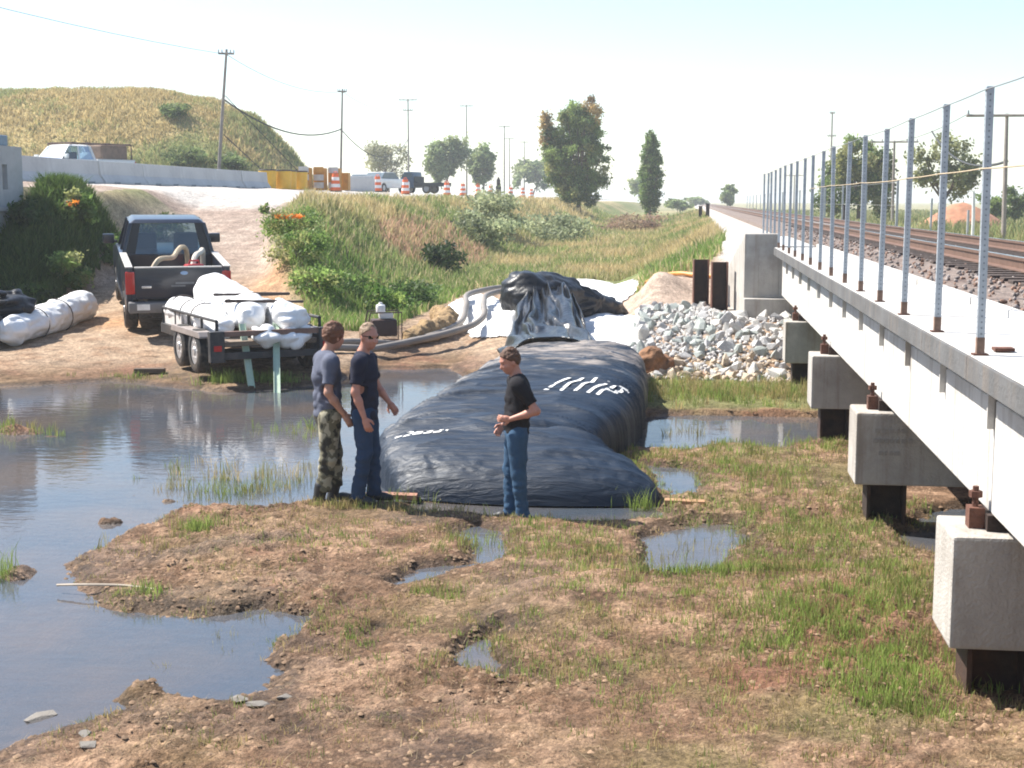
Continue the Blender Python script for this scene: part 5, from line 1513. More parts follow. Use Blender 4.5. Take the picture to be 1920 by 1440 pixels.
# general sprinkling over the mud
for i in range(170):
    zones.append((zr.uniform(-5.2, 2.4), zr.uniform(7.2, 13.8), .40, .45, 90, .025, .075, Ds))
for i in range(110):
    zones.append((zr.uniform(-1.6, 2.2), zr.uniform(8.2, 18.5), .55, .6, 210, .03, .10, [GREEN, OLIVE, DRY, BRIGHT]))
for i in range(34):
    zones.append((zr.uniform(.0, 2.1), zr.uniform(9.5, 18.6), .5, .6, 190, .05, .14, Gs))
zones += [(1.25, 8.6, .32, .35, 1100, .04, .14, Bs), (1.4, 9.2, .4, .45, 1200, .04, .14, Bs), (1.0, 9.6, .6, .5, 1300, .04, .12, Bs), (.9, 10.2, .7, .5, 1500, .05, .14, Gs), (1.6, 10.6, .4, .6, 900, .05, .15, Gs), (.5, 11.4, 1.2, .18, 1600, .05, .15, Gs), (.1, 11.25, .5, .1, 500, .05, .14, Bs),
          (-4.65, 12.6, .16, .25, 320, .06, .17, Bs), (-4.35, 10.4, .12, .15, 160, .06, .14, Bs), (-3.3, 12.3, .4, .4, 300, .04, .10, Gs), (-3.6, 13.75, .5, .12, 380, .05, .14, Ds), (-2.7, 13.7, .5, .15, 380, .05, .13, Ds), (-2.0, 13.9, .3, .12, 160, .06, .15, Gs),
          (-1.5, 14.2, 1.2, .08, 520, .10, .24, Bs), (-.6, 14.25, .25, .07, 300, .12, .28, Bs), (-2.9, 14.2, .4, .08, 170, .1, .22, Bs), (-1.9, 13.9, .12, .1, 120, .1, .22, Bs), (-1.55, 13.85, .12, .1, 140, .1, .22, Bs),
          (-1.6, 12.6, .5, .4, 420, .05, .13, Gs), (-.9, 12.4, .4, .5, 420, .05, .13, Gs), (-2.5, 9.6, .4, .5, 260, .04, .10, Gs), (-1.9, 10.7, .3, .3, 260, .05, .13, Gs),
          (-8.9, 18.0, .6, .4, 420, .08, .22, Gs), (-9.7, 18.5, .5, .4, 300, .08, .2, Gs), (.4, 22.6, 1.4, 1.3, 3600, .10, .26, [GREEN, OLIVE, BRIGHT, DRY]), (1.6, 22.9, .8, 1.2, 1400, .10, .24, [GREEN, OLIVE, DRY]),
          (-8.0, 23.2, .4, .3, 420, .1, .28, Bs), (-7.3, 23.4, .5, .3, 420, .1, .26, Bs), (-10.2, 23.7, 1.0, .3, 260, .06, .16, Gs), (-.95, 23.6, .15, .8, 260, .12, .3, Gs), (-1.0, 22.2, .12, .6, 200, .12, .3, Gs), (1.2, 19.2, .9, .8, 900, .1, .24, Bs)]
mud_grass('mud_grass', 'short green and straw-coloured grass sprouting from the brown mud', zones, 901)
rz_ = [(-5.5, 15.2, .9, 1.0, 420, .10, .30, [OLIVE, DRY, GREEN]), (-5.0, 14.6, .7, .5, 420, .10, .26, [OLIVE, GREEN]), (-4.6, 15.6, .5, .9, 220, .12, .3, [OLIVE, GREEN]), (-5.5, 18.8, .5, .5, 220, .1, .24, [BRIGHT, OLIVE]), (-5.85, 10.9, .14, .2, 220, .10, .30, Bs), (-5.0, 12.0, .6, .8, 110, .08, .2, [OLIVE]), (-2.0, 12.6, .25, .5, 150, .08, .2, [OLIVE, GREEN]), (.1, 12.7, .3, .5, 130, .08, .2, [OLIVE, GREEN]), (.3, 19.4, 1.2, .5, 160, .1, .25, [OLIVE]), (-3.2, 9.6, .4, .5, 120, .05, .15, [OLIVE])]
mud_grass('reeds', 'thin reeds standing in the shallow pond water', rz_, 903, -9)

# --- clods of mud
cr = np.random.default_rng(31)
NC = 46000
cx_a = cr.uniform(-5.7, 2.7, NC); cy_a = 7 + 10 * cr.random(NC) ** 1.25
cz_a = terrain(cx_a, cy_a); wsd_a = water_sd(cx_a, cy_a)
edge = np.exp(-np.abs(wsd_a) * 4); lumpm = ss(-.2, .5, fbm(cx_a * 1.6, cy_a * 1.6, 88, 3))
ok = (cz_a > -.01) & ~dam_mask(cx_a, cy_a) & (cr.random(NC) < .03 + .40 * edge + .55 * lumpm ** 2)
cx_a, cy_a, cz_a, edge = cx_a[ok], cy_a[ok], cz_a[ok], edge[ok]
NC = len(cx_a)
cv = np.array([(1, 0, 0), (.3, .9, .1), (-.8, .6, 0), (-.9, -.5, .1), (.2, -1, 0), (.35, .2, .75), (-.4, -.1, .7)]); cf = np.array([(0, 1, 5), (1, 2, 6), (1, 6, 5), (2, 3, 6), (3, 4, 6), (4, 5, 6), (4, 0, 5)])
csz = np.minimum(cr.gamma(2.0, .0062, NC), .022) * (1 + .35 * edge) + .003
ca = cr.uniform(0, 6.28, NC)
base = cv[None] * (1 + cr.uniform(-.35, .35, (NC, 7, 3)))
rx_ = base[..., 0] * np.cos(ca)[:, None] - base[..., 1] * np.sin(ca)[:, None]; ry_ = base[..., 0] * np.sin(ca)[:, None] + base[..., 1] * np.cos(ca)[:, None]
cV = np.stack([rx_ * csz[:, None] + cx_a[:, None], ry_ * csz[:, None] + cy_a[:, None], base[..., 2] * csz[:, None] * .75 + cz_a[:, None] - .004], -1)
cL = (cf[None] + (np.arange(NC) * 7)[:, None, None]).reshape(-1, 3)
cc = np.array((.25, .165, .105)) * cr.uniform(.55, 1.25, (NC, 1)) * (1 - .35 * edge[:, None])
me = np_mesh('mud_clods', cV.reshape(-1, 3), cL.ravel(), np.full(len(cL), 3), False, np.repeat(cc, 7, 0))
tag(link('mud_clods', me, MC('clod', .95, 0, .3, 30)), 'small brown clods scattered over the wet mud', 'clods', kind='stuff')

# --- loose stones at the lower left, and bits on the mud
pale_rock = M('pale_stone', (.21, .19, .165), .9, var=.2, scale=9, bump=.5, bscale=18)
pr_me = []
for s_ in range(6):
    me = hull_rock(300 + s_, .42, 16); me.materials.append(pale_rock); pr_me.append(me)
for k, (x, y, s_, lab) in enumerate((
        (-3.98, 7.92, .17, 'largest flat pale stone at the water edge, lower left'),
        (-4.40, 8.02, .10, 'flat grey stone in the water at the left edge'),
        (-4.12, 7.52, .09, 'dark-sided grey stone left of the lower left mud bank'),
        (-4.02, 7.30, .10, 'pale stone at the bottom left corner'),
        (-3.52, 7.52, .08, 'small pale stone on the mud below the large flat stone'),
        (-3.42, 7.32, .09, 'pale stone lying on the mud at the bottom edge, left'),
        (-2.62, 8.02, .10, 'white-grey stone beside the reddish mud patch'),
        (-2.80, 8.16, .08, 'narrow grey stone at the pond edge, near the reddish mud'),
        (-2.50, 8.20, .07, 'small pale stone just above the reddish mud patch'))):
    o = link('stone', pr_me[k % 6], None, None, (x, y, max(zt(x, y), -.03) + s_ * .04), (zr.uniform(-.12, .12), zr.uniform(-.12, .12), zr.uniform(0, 6)))
    o.scale = (s_ * 1.0, s_ * .75, s_ * .6)
    tag(o, lab, 'stone', 'stones at the pond edge')
o = MB().tube(curve_pts([(-.42, .02, .0), (-.15, -.01, .02), (.15, .01, .015), (.42, -.03, .0)], 4), [.012] * 13, 6).build('stick', M('bleached_wood', (.50, .42, .33), .8))
o.location = (-4.72, 10.55, max(zt(-4.72, 10.55), 0) + .02); o.rotation_euler = (0, 0, R(2))
tag(o, 'pale driftwood stick at the edge of the mud spit', 'stick')
o = MB().box((0, 0, .06), (.55, .16, .09)).build('timber', M('dark_timber', (.10, .07, .05), .9, var=.3), bevel=.015); o.location = (-9.75, 24.05, zt(-9.75, 24.05)); o.rotation_euler = (0, 0, R(10))
tag(o, 'short dark timber block on the sandy shore left of the trailer', 'timber')

# --- grass on banks, ditch and fields
br = np.random.default_rng(41)
N0 = 420000
y = np.exp(br.uniform(math.log(28.5), math.log(150), N0)); x = br.uniform(-13.2, 1.0, N0)
keep = br.random(N0) < np.clip(30 / y, .12, 1) * np.clip(.55 + .5 * fbm(x * .7, y * .5, 611, 3), .1, 1)
x, y = x[keep], y[keep]
xb_ = x_bank(y)
okb = (x > xb_ + .1) & (y < 47) & (x < -6.4 - .0 * y) | (y >= 47) | ((y > 41) & (x > -7)) | ((y > 37.2 + .6 * x + .8 * fbm(x, y, 5, 2)) & (x > -3.2) & (x < .85))
okb &= ~((x > -5.4) & (x < -1.4) & (y < 45.5))
x, y = x[okb], y[okb]
z = terrain(x, y)
tint = fbm(x * .3, y * .2, 61, 4) + np.clip(z - 1.7, -1, 1.5) * .12
B_DRY, B_OL, B_GR, B_ST = np.array((.50, .40, .20)), np.array((.34, .33, .14)), np.array((.22, .28, .09)), np.array((.56, .46, .27))
cA = np.where((tint > .08)[:, None], B_DRY, B_OL); cA = np.where((tint < -.14)[:, None], B_GR, cA)
cA = np.where((br.random(len(x)) < .22)[:, None], B_ST, cA)
cA = np.where(((x > -11.0) & (y < 40))[:, None] & (br.random(len(x)) < .5)[:, None], np.array((.22, .33, .08)), cA)
red = (np.exp(-((x + 9.5) / 1.6) ** 2 - ((y - 52) / 8) ** 2) > .4) & (br.random(len(x)) < .6)
cA = np.where(red[:, None], np.array((.52, .33, .22)), cA)
cA = cA * (1 + br.uniform(-.3, .3, (len(x), 1)))
hgt = br.uniform(.12, .42, len(x)) * (1 + .5 * fbm(x * .9, y * .9, 71, 3)) * np.clip(.75 + .004 * y, 0, 1.3)
tag(blades('bank_grass', x, y, z, hgt, .010 + .00055 * y, cA, .55, .35, grass_mat, 43), 'green and dry yellow grass covering the ditch banks', 'grass', kind='stuff')
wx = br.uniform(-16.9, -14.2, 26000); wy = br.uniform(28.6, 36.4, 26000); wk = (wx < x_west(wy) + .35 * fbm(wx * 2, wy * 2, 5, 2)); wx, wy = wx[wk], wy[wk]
cA = np.where((br.random(len(wx)) < .5)[:, None], np.array((.07, .12, .03)), np.array((.10, .15, .04))) * (1 + br.uniform(-.3, .3, (len(wx), 1)))  # weed greens kept dark too, putting the bridge shade into their colour
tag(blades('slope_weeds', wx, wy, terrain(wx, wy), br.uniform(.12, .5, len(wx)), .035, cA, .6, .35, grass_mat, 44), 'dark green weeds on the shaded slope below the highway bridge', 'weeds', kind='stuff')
sx2 = br.uniform(-5.4, 2.6, 9000); sy2 = 7 + 8 * br.random(9000) ** 1.2; sz2 = terrain(sx2, sy2); sk = (sz2 > .0) & ~dam_mask(sx2, sy2) & (fbm(sx2 * .9, sy2 * .9, 88, 3) > -.15)
sx2, sy2, sz2 = sx2[sk], sy2[sk], sz2[sk]
cA = np.array((.42, .33, .20)) * (1 + br.uniform(-.45, .2, (len(sx2), 1)))
tag(blades('dead_stalks', sx2, sy2, sz2 + .012, br.uniform(.008, .03, len(sx2)), .004, cA, 5.5, .4, grass_mat, 45), 'pale dead stalks lying flat on the mud', 'stalks', kind='stuff')
# field right of the track
N0 = 26000
y = np.exp(br.uniform(math.log(34), math.log(240), N0)); x = br.uniform(9.5, 60, N0) ; z = terrain(x, y)
cA = np.where((br.random(N0) < .5)[:, None], np.array((.30, .28, .13)), np.array((.20, .23, .09))) * (1 + br.uniform(-.25, .25, (N0, 1)))
tag(blades('field_grass', x, y, z, br.uniform(.3, .7, N0), .03 + .0009 * y, cA, .5, .3, grass_mat, 47), 'pale grass in the field beyond the railway track', 'grass', kind='stuff')
# dry grass on the hill
N0 = 120000
x = br.uniform(-75, -25, N0); y = br.uniform(84, 118, N0); z = hill_z(x, y)
g = ss(.0, .4, fbm(x * .13, y * .2, 221, 4) + .55 * np.exp(-((x + 33) / 5) ** 2 - ((y - 90) / 6) ** 2))
g = np.clip(g * .8 + .55 * ss(.05, .45, fbm(x * .35, y * .5, 231, 3)) + .25 * ss(-36, -28, x), 0, .9)
cA = np.where((br.random(N0) < g)[:, None], np.array((.27, .29, .12)), np.where((br.random(N0) < .5)[:, None], np.array((.50, .39, .19)), np.array((.42, .35, .18)))) * (1 + br.uniform(-.35, .35, (N0, 1)))
tag(blades('hill_grass', x, y, z, br.uniform(.15, .45, N0) * (1 + .8 * np.clip(fbm(x * .5, y * .5, 77, 3), -.5, 1)), .07, cA, .9, .3, grass_mat, 53), 'dry yellow grass growing over the hill behind the road', 'grass', kind='stuff')

def leaves(name, centers, n_, size, cols, mat, seed, parent=None, shell=.55, origin=(0, 0, 0), sub=16, subr=.33, droop=0):
    """leaf quads gathered in small clumps spread through ellipsoids (cx,cy,cz,rx,ry,rz)"""
    r_ = np.random.default_rng(seed)
    vol = np.array([c[3] * c[4] * c[5] for c in centers]) ** .7; vol /= vol.sum()
    P, Cc = [], []
    for c, w_ in zip(centers, vol):
        m_ = int(n_ * w_)
        ns2 = max(3, int(sub * (c[3] * c[5]) ** .5 / subr * .35)) if sub is None else sub
        d = r_.normal(size=(ns2, 3)); d /= np.linalg.norm(d, axis=1)[:, None]
        d *= (shell + (1 - shell) * r_.random((ns2, 1)))
        tone = r_.uniform(.62, 1.3, ns2); ci = r_.integers(len(cols), size=ns2)
        k = r_.integers(ns2, size=m_)
        off = r_.normal(size=(m_, 3)) * subr * .55
        p = (d[k] + off) * np.array(c[3:6]) + np.array(c[:3])
        P.append(p); Cc.append(np.array(cols)[ci[k]] * tone[k][:, None])
    P = np.concatenate(P); Cc = np.concatenate(Cc) * r_.uniform(.75, 1.25, (len(P), 1))
    m_ = len(P)
    a = r_.normal(size=(m_, 3)); a /= np.linalg.norm(a, axis=1)[:, None]
    b_ = np.cross(a, r_.normal(size=(m_, 3))); b_ /= np.linalg.norm(b_, axis=1)[:, None]
    s_ = size * r_.uniform(.6, 1.3, (m_, 1))
    V = np.stack([P - a * s_, P - b_ * s_ * .5, P + a * s_, P + b_ * s_ * .5], 1).reshape(-1, 3) - np.array(origin)
    return link(name, np_mesh(name, V, np.arange(m_ * 4), np.full(m_, 4), False, np.repeat(Cc, 4, 0)), mat, parent)

bark = M('bark', (.14, .10, .075), .95, var=.35, scale=6, bump=.7, bscale=12)
def tree(name, label, base, trunk_h, r0, crown, n_, size, cols, seed, group=None, limbs=6, sub=14, subr=.30, cat='tree', shell=.55):
    t = empty(name, base, 0, label, cat, group)
    r_ = random.Random(seed)
    mb = MB()
    cs = [(c[0], c[1], c[2], c[3], c[4], c[5]) for c in crown]
    topc = max(cs, key=lambda c: c[2])
    mb.tube(curve_pts([(0, 0, -.3), (r_.uniform(-.1, .1), 0, trunk_h * .5), (topc[0] * .4, topc[1] * .4, trunk_h), (topc[0], topc[1], topc[2])], 5), [r0 * (1 - .055 * i) for i in range(16)], 9)
    for c in cs:
        for k in range(max(1, limbs // len(cs))):
            e = Vector((c[0] + r_.uniform(-.6, .6) * c[3], c[1] + r_.uniform(-.6, .6) * c[4], c[2] + r_.uniform(-.1, .6) * c[5]))
            s0 = Vector((topc[0] * .3, topc[1] * .3, trunk_h * r_.uniform(.55, 1.0)))
            mid = s0.lerp(e, .5) + Vector((0, 0, -.12 * (e - s0).length * r_.random()))
            mb.tube(curve_pts([s0, mid, e], 4), [r0 * .45 * (1 - .09 * i) for i in range(9)], 6)
    mb.build('trunk', bark, t, smooth=True)
    leaves('crown', cs, n_, size, cols, leaf_mat, seed, t, sub=sub, subr=subr, shell=shell)
    return t
TG, TD, TO, TY = (.21, .28, .085), (.14, .20, .06), (.33, .33, .12), (.50, .36, .15)
G1 = 'trees along the ditch'
# big tree in the ditch
zb = zt(-10.0, 125)
_r = random.Random(8)
_cr = []
for k in range(38):
    zz = _r.uniform(1.3, 8.8)
    hw = np.interp(zz, [1.0, 2.5, 4.5, 6.5, 8.5, 10], [1.0, 2.0, 2.9, 2.9, 1.7, .5]); cxm = np.interp(zz, [1, 4, 7, 10], [.4, -.2, -.7, .3])
    rr_ = _r.uniform(.7, 1.35)
    _cr.append((cxm + _r.uniform(-1, 1) * max(.2, hw - rr_ * .5), _r.uniform(-1.5, 1.5), zz, rr_, rr_, rr_ * _r.uniform(.8, 1.2)))
_cr += [(-1.6, 0, 3.0, 1.3, 1.2, 1.3), (-2.3, .2, 4.6, 1.3, 1.2, 1.4), (-.7, -.3, 1.9, 1.2, 1.2, 1.2), (1.6, 0, 3.4, 1.3, 1.2, 1.4), (.4, -.4, 3.2, 1.5, 1.4, 1.6), (-2.6, 0, 6.3, 1.2, 1.1, 1.3), (.9, -.3, 1.5, 1.1, 1.1, 1.0)]
tree('leafy_tree', 'large dense green tree with yellowing top standing in the ditch', (-10.0, 125, zb), 2.2, .24, _cr, 46000, .135, [TG, TD, TG, TO], 3, G1, 26, sub=9, subr=.34, shell=.4)
leaves('yellow_leaves', [(-2.9, 0, 7.4, 1.1, 1.1, 1.4), (1.2, -.6, 8.8, 1.0, 1.0, 1.2)], 2400, .15, [TY, (.30, .20, .09)], leaf_mat, 9, [o for o in bpy.data.objects if o.name == 'leafy_tree'][0])
zb = zt(-4.2, 140)
tree('poplar_tree', 'narrow upright green poplar standing right of the large tree', (-4.2, 140, zb), 2.0, .2,
     [(.3 * math.sin(k * 2.4) + .15, .4 * math.cos(k * 1.7), 1.4 + k * .5, .55 + .45 * math.sin(.35 + k * .21), .8, .9) for k in range(14)], 13000, .13, [TG, (.09, .16, .03), TD], 5, G1, 6, sub=30)
G2 = 'trees behind the road'
def lt(px_X, Y, b, h_, wd, label, seed, kind=0, n_=6000, sz=.26):
    cols = [[(.26, .3, .14), (.32, .32, .17)], [(.24, .30, .13), (.30, .34, .14), (.19, .25, .105)], [(.36, .34, .22), (.30, .30, .17)]][kind]
    r_ = random.Random(seed)
    cr_ = [(r_.uniform(-.28, .28) * wd, r_.uniform(-.2, .2) * wd, h_ * r_.uniform(.45, .78), wd * r_.uniform(.2, .3), wd * .25, h_ * r_.uniform(.15, .24)) for _ in range(7)]
    return tree('tree', label, (px_X, Y, b), h_ * .4, h_ * .022, cr_, n_, sz, cols, seed, G2, 10, sub=12, subr=.36)
lt(-41.6, 190, 3.6, 9.6, 7.0, 'sparse small tree with bare forked trunk behind the road', 21, 2, 2600, .22)
lt(-33.8, 190, 3.6, 9.0, 7.0, 'rounded grey-green tree behind the road, left of a pair', 23, 1, 8000)
lt(-29.2, 196, 3.6, 8.0, 5.5, 'rounded grey-green tree behind the road, right of a pair', 25, 1, 7000)
lt(-30.5, 270, 3.0, 9.0, 8.0, 'hazy tree far behind the road beside distant poles', 27, 1, 3500, .4)
lt(-9.0, 290, 2.0, 6.5, 11.0, 'distant hazy tree between the large tree and the poplar', 29, 1, 3500, .4)
lt(-2.2, 230, 1.2, 2.6, 4.0, 'low distant bush right of the poplar', 31, 1, 2200, .3)
lt(1.0, 360, 1.4, 3.2, 7.0, 'small far tree left of the railway fence', 33, 1, 1800, .4)
lt(6.0, 240, 1.6, 4.4, 3.2, 'small hazy tree seen through the far end of the fence', 34, 1, 1800, .4)
G3 = 'trees beyond the railway'
zb = zt(12.6, 110)
tree('leafy_tree', 'green leafy tree beyond the railway, left of the bare-trunked tree', (12.8, 110, zb), 2.0, .25, [(0, 0, 3.4, 2.2, 2.0, 2.2), (-2.0, 0, 2.6, 1.5, 1.4, 1.8), (1.6, 0, 2.6, 1.4, 1.4, 2.0), (-.2, 0, 5.2, 1.6, 1.5, 1.5), (1.2, 0, 4.6, 1.2, 1.2, 1.4)], 12000, .17, [TG, TD, TO], 41, G3, 8, sub=22)
zb = zt(17.2, 100)
tree('willow_tree', 'pale feathery tree with leaning bare trunk beyond the railway', (17.2, 100, zb), 2.6, .22, [(-1.5, 0, 4.4, .9, .9, 1.5), (.0, 0, 5.2, 1.0, 1.0, 1.5), (1.5, 0, 4.2, 1.0, 1.0, 1.5), (.6, 0, 3.2, 1.4, 1.2, 1.2)], 4200, .16, [(.34, .35, .17), (.27, .28, .13)], 43, G3, 12, sub=16)
zb = zt(26.5, 120)
tree('bush', 'low dark bush beyond the railway at the right edge', (25.5, 120, zb), .6, .1, [(0, 0, 1.6, 1.8, 1.5, 1.2), (1.8, 0, 1.3, 1.3, 1.2, 1.0)], 3500, .18, [TD, TG], 45, G3, 4, cat='bush')

# leafy shrubs and weeds on the banks
def shrub(label, x, y, rx, ry, rz2, n_, size, cols, seed, group='weedy shrubs on the bank', flowers=None, name='shrub', zc=.5):
    zb = zt(x, y)
    t = empty(name, (x, y, zb), 0, label, 'shrub', group)
    r_ = random.Random(seed)
    mb = MB()
    for k in range(5):
        e = Vector((r_.uniform(-.6, .6) * rx, r_.uniform(-.6, .6) * ry, rz2 * r_.uniform(.7, 1.2)))
        mb.tube([(0, 0, -.1), e * .5, e], [.02, .014, .006], 5)
    mb.build('stems', M('stem_green', (.08, .09, .035), .9), t)['kind'] = 'stuff'
    leaves('foliage', [(0, 0, rz2 * zc, rx, ry, rz2 * .75)], n_, size, cols, leaf_mat, seed, t, sub=24, subr=.32, shell=.35)
    if flowers:
        leaves('flowers', [f[:6] for f in flowers], flowers[0][6], .055, [(.80, .26, .03), (.85, .33, .05)], leaf_mat, seed + 1, t, sub=6, subr=.5, shell=.2)['kind'] = 'stuff'
    return t
WG = [(.18, .28, .07), (.24, .34, .09), (.13, .21, .05), (.30, .32, .12)]
shrub('bright green weeds with orange flowers on the left end of the bank', -10.4, 35.4, .8, .9, .6, 2600, .05, WG, 61, flowers=[(.15, -.4, .52, .42, .35, .08, 170)])
shrub('dark green weed clump at the foot of the bank left of the pump', -8.6, 31.6, .7, .8, .55, 2400, .05, WG, 63)
shrub('broad green weed clump below the orange flowers', -9.6, 33.4, .75, .8, .6, 2400, .05, WG, 64)
shrub('green weed clump in the middle of the bank front', -8.0, 33.6, .7, .9, .55, 2200, .05, WG, 65)
shrub('dark weed clump on the bank above the straw bundle', -7.2, 34.6, .8, 1.0, .65, 2600, .055, [(.06, .11, .03), (.09, .15, .04)], 66)
shrub('light green weed clump on the bank above the pump', -7.0, 32.0, .6, .7, .6, 2400, .065, [BRIGHT, (.10, .18, .04)], 67)
shrub('grey-green sage clump on the far bank crest, left', -9.2, 60, 1.6, 2.4, 1.1, 3000, .10, [(.27, .31, .17), (.34, .36, .20)], 68)
shrub('grey-green sage clump on the far bank below the large tree', -7.6, 78, 1.8, 3.0, 1.3, 3000, .12, [(.27, .31, .17), (.34, .36, .20)], 69)
shrub('grey-green sage clump halfway along the bank', -10.0, 70, 1.6, 3.0, 1.2, 3000, .12, [(.27, .31, .17), (.34, .36, .20)], 70)
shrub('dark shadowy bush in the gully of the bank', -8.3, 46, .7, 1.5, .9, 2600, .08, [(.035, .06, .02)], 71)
shrub('brownish dry weeds on the ditch floor right of the large tree', -4.0, 100, 2.5, 3.0, 1.0, 2600, .12, [(.30, .20, .14), (.34, .25, .15)], 72)
GW = 'weedy shrubs beside the highway bridge'
shrub('tall green shrub with orange flowers beside the highway bridge end', -15.8, 34.2, .5, .7, .55, 3200, .075, WG, 81, GW, [(.25, -.5, .42, .15, .12, .08, 22)])
shrub('green shrub beside the driver side of the navy truck', -15.1, 35.4, .6, .8, .55, 2800, .07, WG, 82, GW)
shrub('low green shrub on the slope behind the black tarp bundle', -15.2, 32.3, .6, .8, .6, 2600, .07, WG, 83, GW)
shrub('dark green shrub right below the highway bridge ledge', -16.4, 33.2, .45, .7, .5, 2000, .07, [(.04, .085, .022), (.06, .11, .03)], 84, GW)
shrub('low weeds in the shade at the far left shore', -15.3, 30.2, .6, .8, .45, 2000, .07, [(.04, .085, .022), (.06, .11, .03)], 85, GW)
shrub('sparse pale weeds at the top of the dirt ramp, left side', -15.2, 38.6, .6, .9, .6, 1500, .06, [OLIVE, (.12, .16, .05)], 86, GW)
shrub('small green tuft growing alone on the dirt ramp', -13.3, 42.5, .16, .16, .22, 300, .05, WG, 87, GW)

# ================================================================== ROAD WORKS, VEHICLES AND POLES FAR BACK
RZ = 3.85
y_barrel = M('barrel_yellow', (.72, .40, .02), .5, var=.1); lid = M('barrel_lid', (.05, .045, .04), .6)
mb = MB(); mb.cyl((0, 0, 0), (0, 0, .92), .42, .46, 20); bar_me = mb.mesh('barrel_body', .02, True); bar_me.materials.append(y_barrel)
lid_me = MB().cyl((0, 0, .921), (0, 0, .99), .47, .45, 20).mesh('lid', .01, True); lid_me.materials.append(lid)
for k, (x, y, lab) in enumerate(((-21.35, 68.9, 'yellow crash barrel nearest the end of the concrete barrier'), (-20.85, 69.9, 'yellow crash barrel, front one of the row after the barrier'), (-21.75, 70.2, 'yellow crash barrel at the back left of the row'), (-20.95, 71.2, 'yellow crash barrel in the middle of the row'), (-20.7, 72.4, 'yellow crash barrel next to the silver panels'))):
    r_ = empty('crash_barrel', (x, y, RZ - .02), 0, lab, 'barrel', 'yellow crash barrels')
    link('barrel_body', bar_me, None, r_); link('lid', lid_me, None, r_)
at_ = empty('crash_attenuator', (-20.6, 75.5, RZ), 0, 'crash cushion of silver and yellow panels behind the yellow barrels', 'crash cushion')
silver = M('silver_panel', (.50, .50, .50), .5, metal=.3, var=.15); amber = M('amber_panel', (.50, .24, .04), .6, var=.2)
for k in range(3):
    for j in range(3):
        MB().b2((-21.25 + k * .62, 74.2 + k * .8, RZ + .08 + j * .42), (-20.70 + k * .62, 74.28 + k * .8, RZ + .40 + j * .42)).build('panel', silver if (j + k) % 3 else amber, at_, .01, world=True)
    MB().b2((-21.3 + k * .62, 74.3 + k * .8, RZ - .03), (-20.66 + k * .62, 74.9 + k * .8, RZ + 1.18)).build('module', amber, at_, .02, world=True)
MB().b2((-19.6, 76.7, RZ - .03), (-19.1, 77.2, RZ + .95)).build('module', amber, at_, .02, world=True)
# orange and white traffic drums
d_or = M('drum_orange', (.72, .13, .03), .55, var=.1); d_wh = M('drum_white', (.78, .76, .74), .5); d_bk = M('drum_base', (.03, .03, .03), .8)
def ring(z0, z1, r0, r1): return MB().cyl((0, 0, z0), (0, 0, z1), r0, r1, 16)
dr_parts = [('base', d_bk, ring(0, .06, .36, .34))]
zz = .06
for k in range(5):
    r0 = .29 - .025 * k; dr_parts.append(('orange_band' if k % 2 == 0 else 'white_band', d_or if k % 2 == 0 else d_wh, ring(zz + .001, zz + .185, r0, r0 - .012))); zz += .185
dr_parts.append(('handle', d_or, MB().tube([(-.1, 0, zz), (-.08, 0, zz + .1), (.08, 0, zz + .1), (.1, 0, zz)], .02, 6)))
dr_me = []
for nm, mt, b_ in dr_parts:
    q = b_.mesh(nm, 0, True); q.materials.append(mt); dr_me.append((nm, q))
for k, (x, y, lab) in enumerate(((-19.4, 75, 'orange and white traffic drum right of the crash cushion'), (-20.0, 88, 'orange and white traffic drum in front of the white car'), (-18.6, 90, 'orange and white traffic drum left of the blue flatbed truck'),
        (-17.6, 100, 'orange traffic drum just behind the blue flatbed truck'), (-18.9, 115, 'orange traffic drum, first one right of the flatbed truck'), (-18.7, 122, 'orange traffic drum, second one right of the flatbed truck'), (-18.0, 125, 'orange traffic drum left of the narrow dark post'),
        (-17.6, 136, 'orange traffic drum right of the narrow dark post'), (-17.5, 145, 'orange traffic drum, second from the right end of the row'), (-17.4, 152, 'orange traffic drum at the right end of the row'))):
    r_ = empty('traffic_drum', (x, y, float(terrain(np.array([x]), np.array([float(y)]))[0])), 0, lab, 'traffic drum', 'orange traffic drums')
    for nm, q in dr_me: link(nm, q, None, r_)
o = MB().b2((-.25, -.2, 0), (.25, .2, 1.0)).b2((-.17, -.15, 1.0), (.17, .15, 1.65)).cyl((0, 0, 1.65), (0, 0, 1.85), .12, .09, 10).build('marker_post', M('dark_brown', (.03, .02, .018), .8), bevel=.05, smooth=True)
o.location = (-18.4, 133, zt(-18.4, 133)); tag(o, 'narrow dark upright post among the distant traffic drums', 'post')

white_car = M('white_paint', (.75, .75, .74), .3, coat=.5, var=.04)
pk = pickup('pickup_truck', 'white pickup truck with ladder rack behind the concrete barrier', (-33.6, 77, 3.95), R(-118), 0, white_car, S=1.22, detail=False)
rk = M('rack_brown', (.11, .06, .045), .8)
for (a, b_) in (((-1.0, .85), (2.4, .85)), ((-1.0, -.85), (2.4, -.85))):
    MB().tube([(a[0], a[1], 1.3), (a[0], a[1], 2.02), (b_[0], b_[1], 2.02), (b_[0], b_[1], 1.95)], .04, 6).build('ladder_rack', rk, pk)
for x in (-.9, .3, 1.4, 2.3): MB().b2((x - .03, -.9, 2.03), (x + .03, .9, 2.08)).build('rack_bar', rk, pk)
MB().b2((-.9, -.7, 1.3), (.6, .7, 2.0)).build('load', M('load_brown', (.22, .15, .11), .9, var=.3), pk, .08)
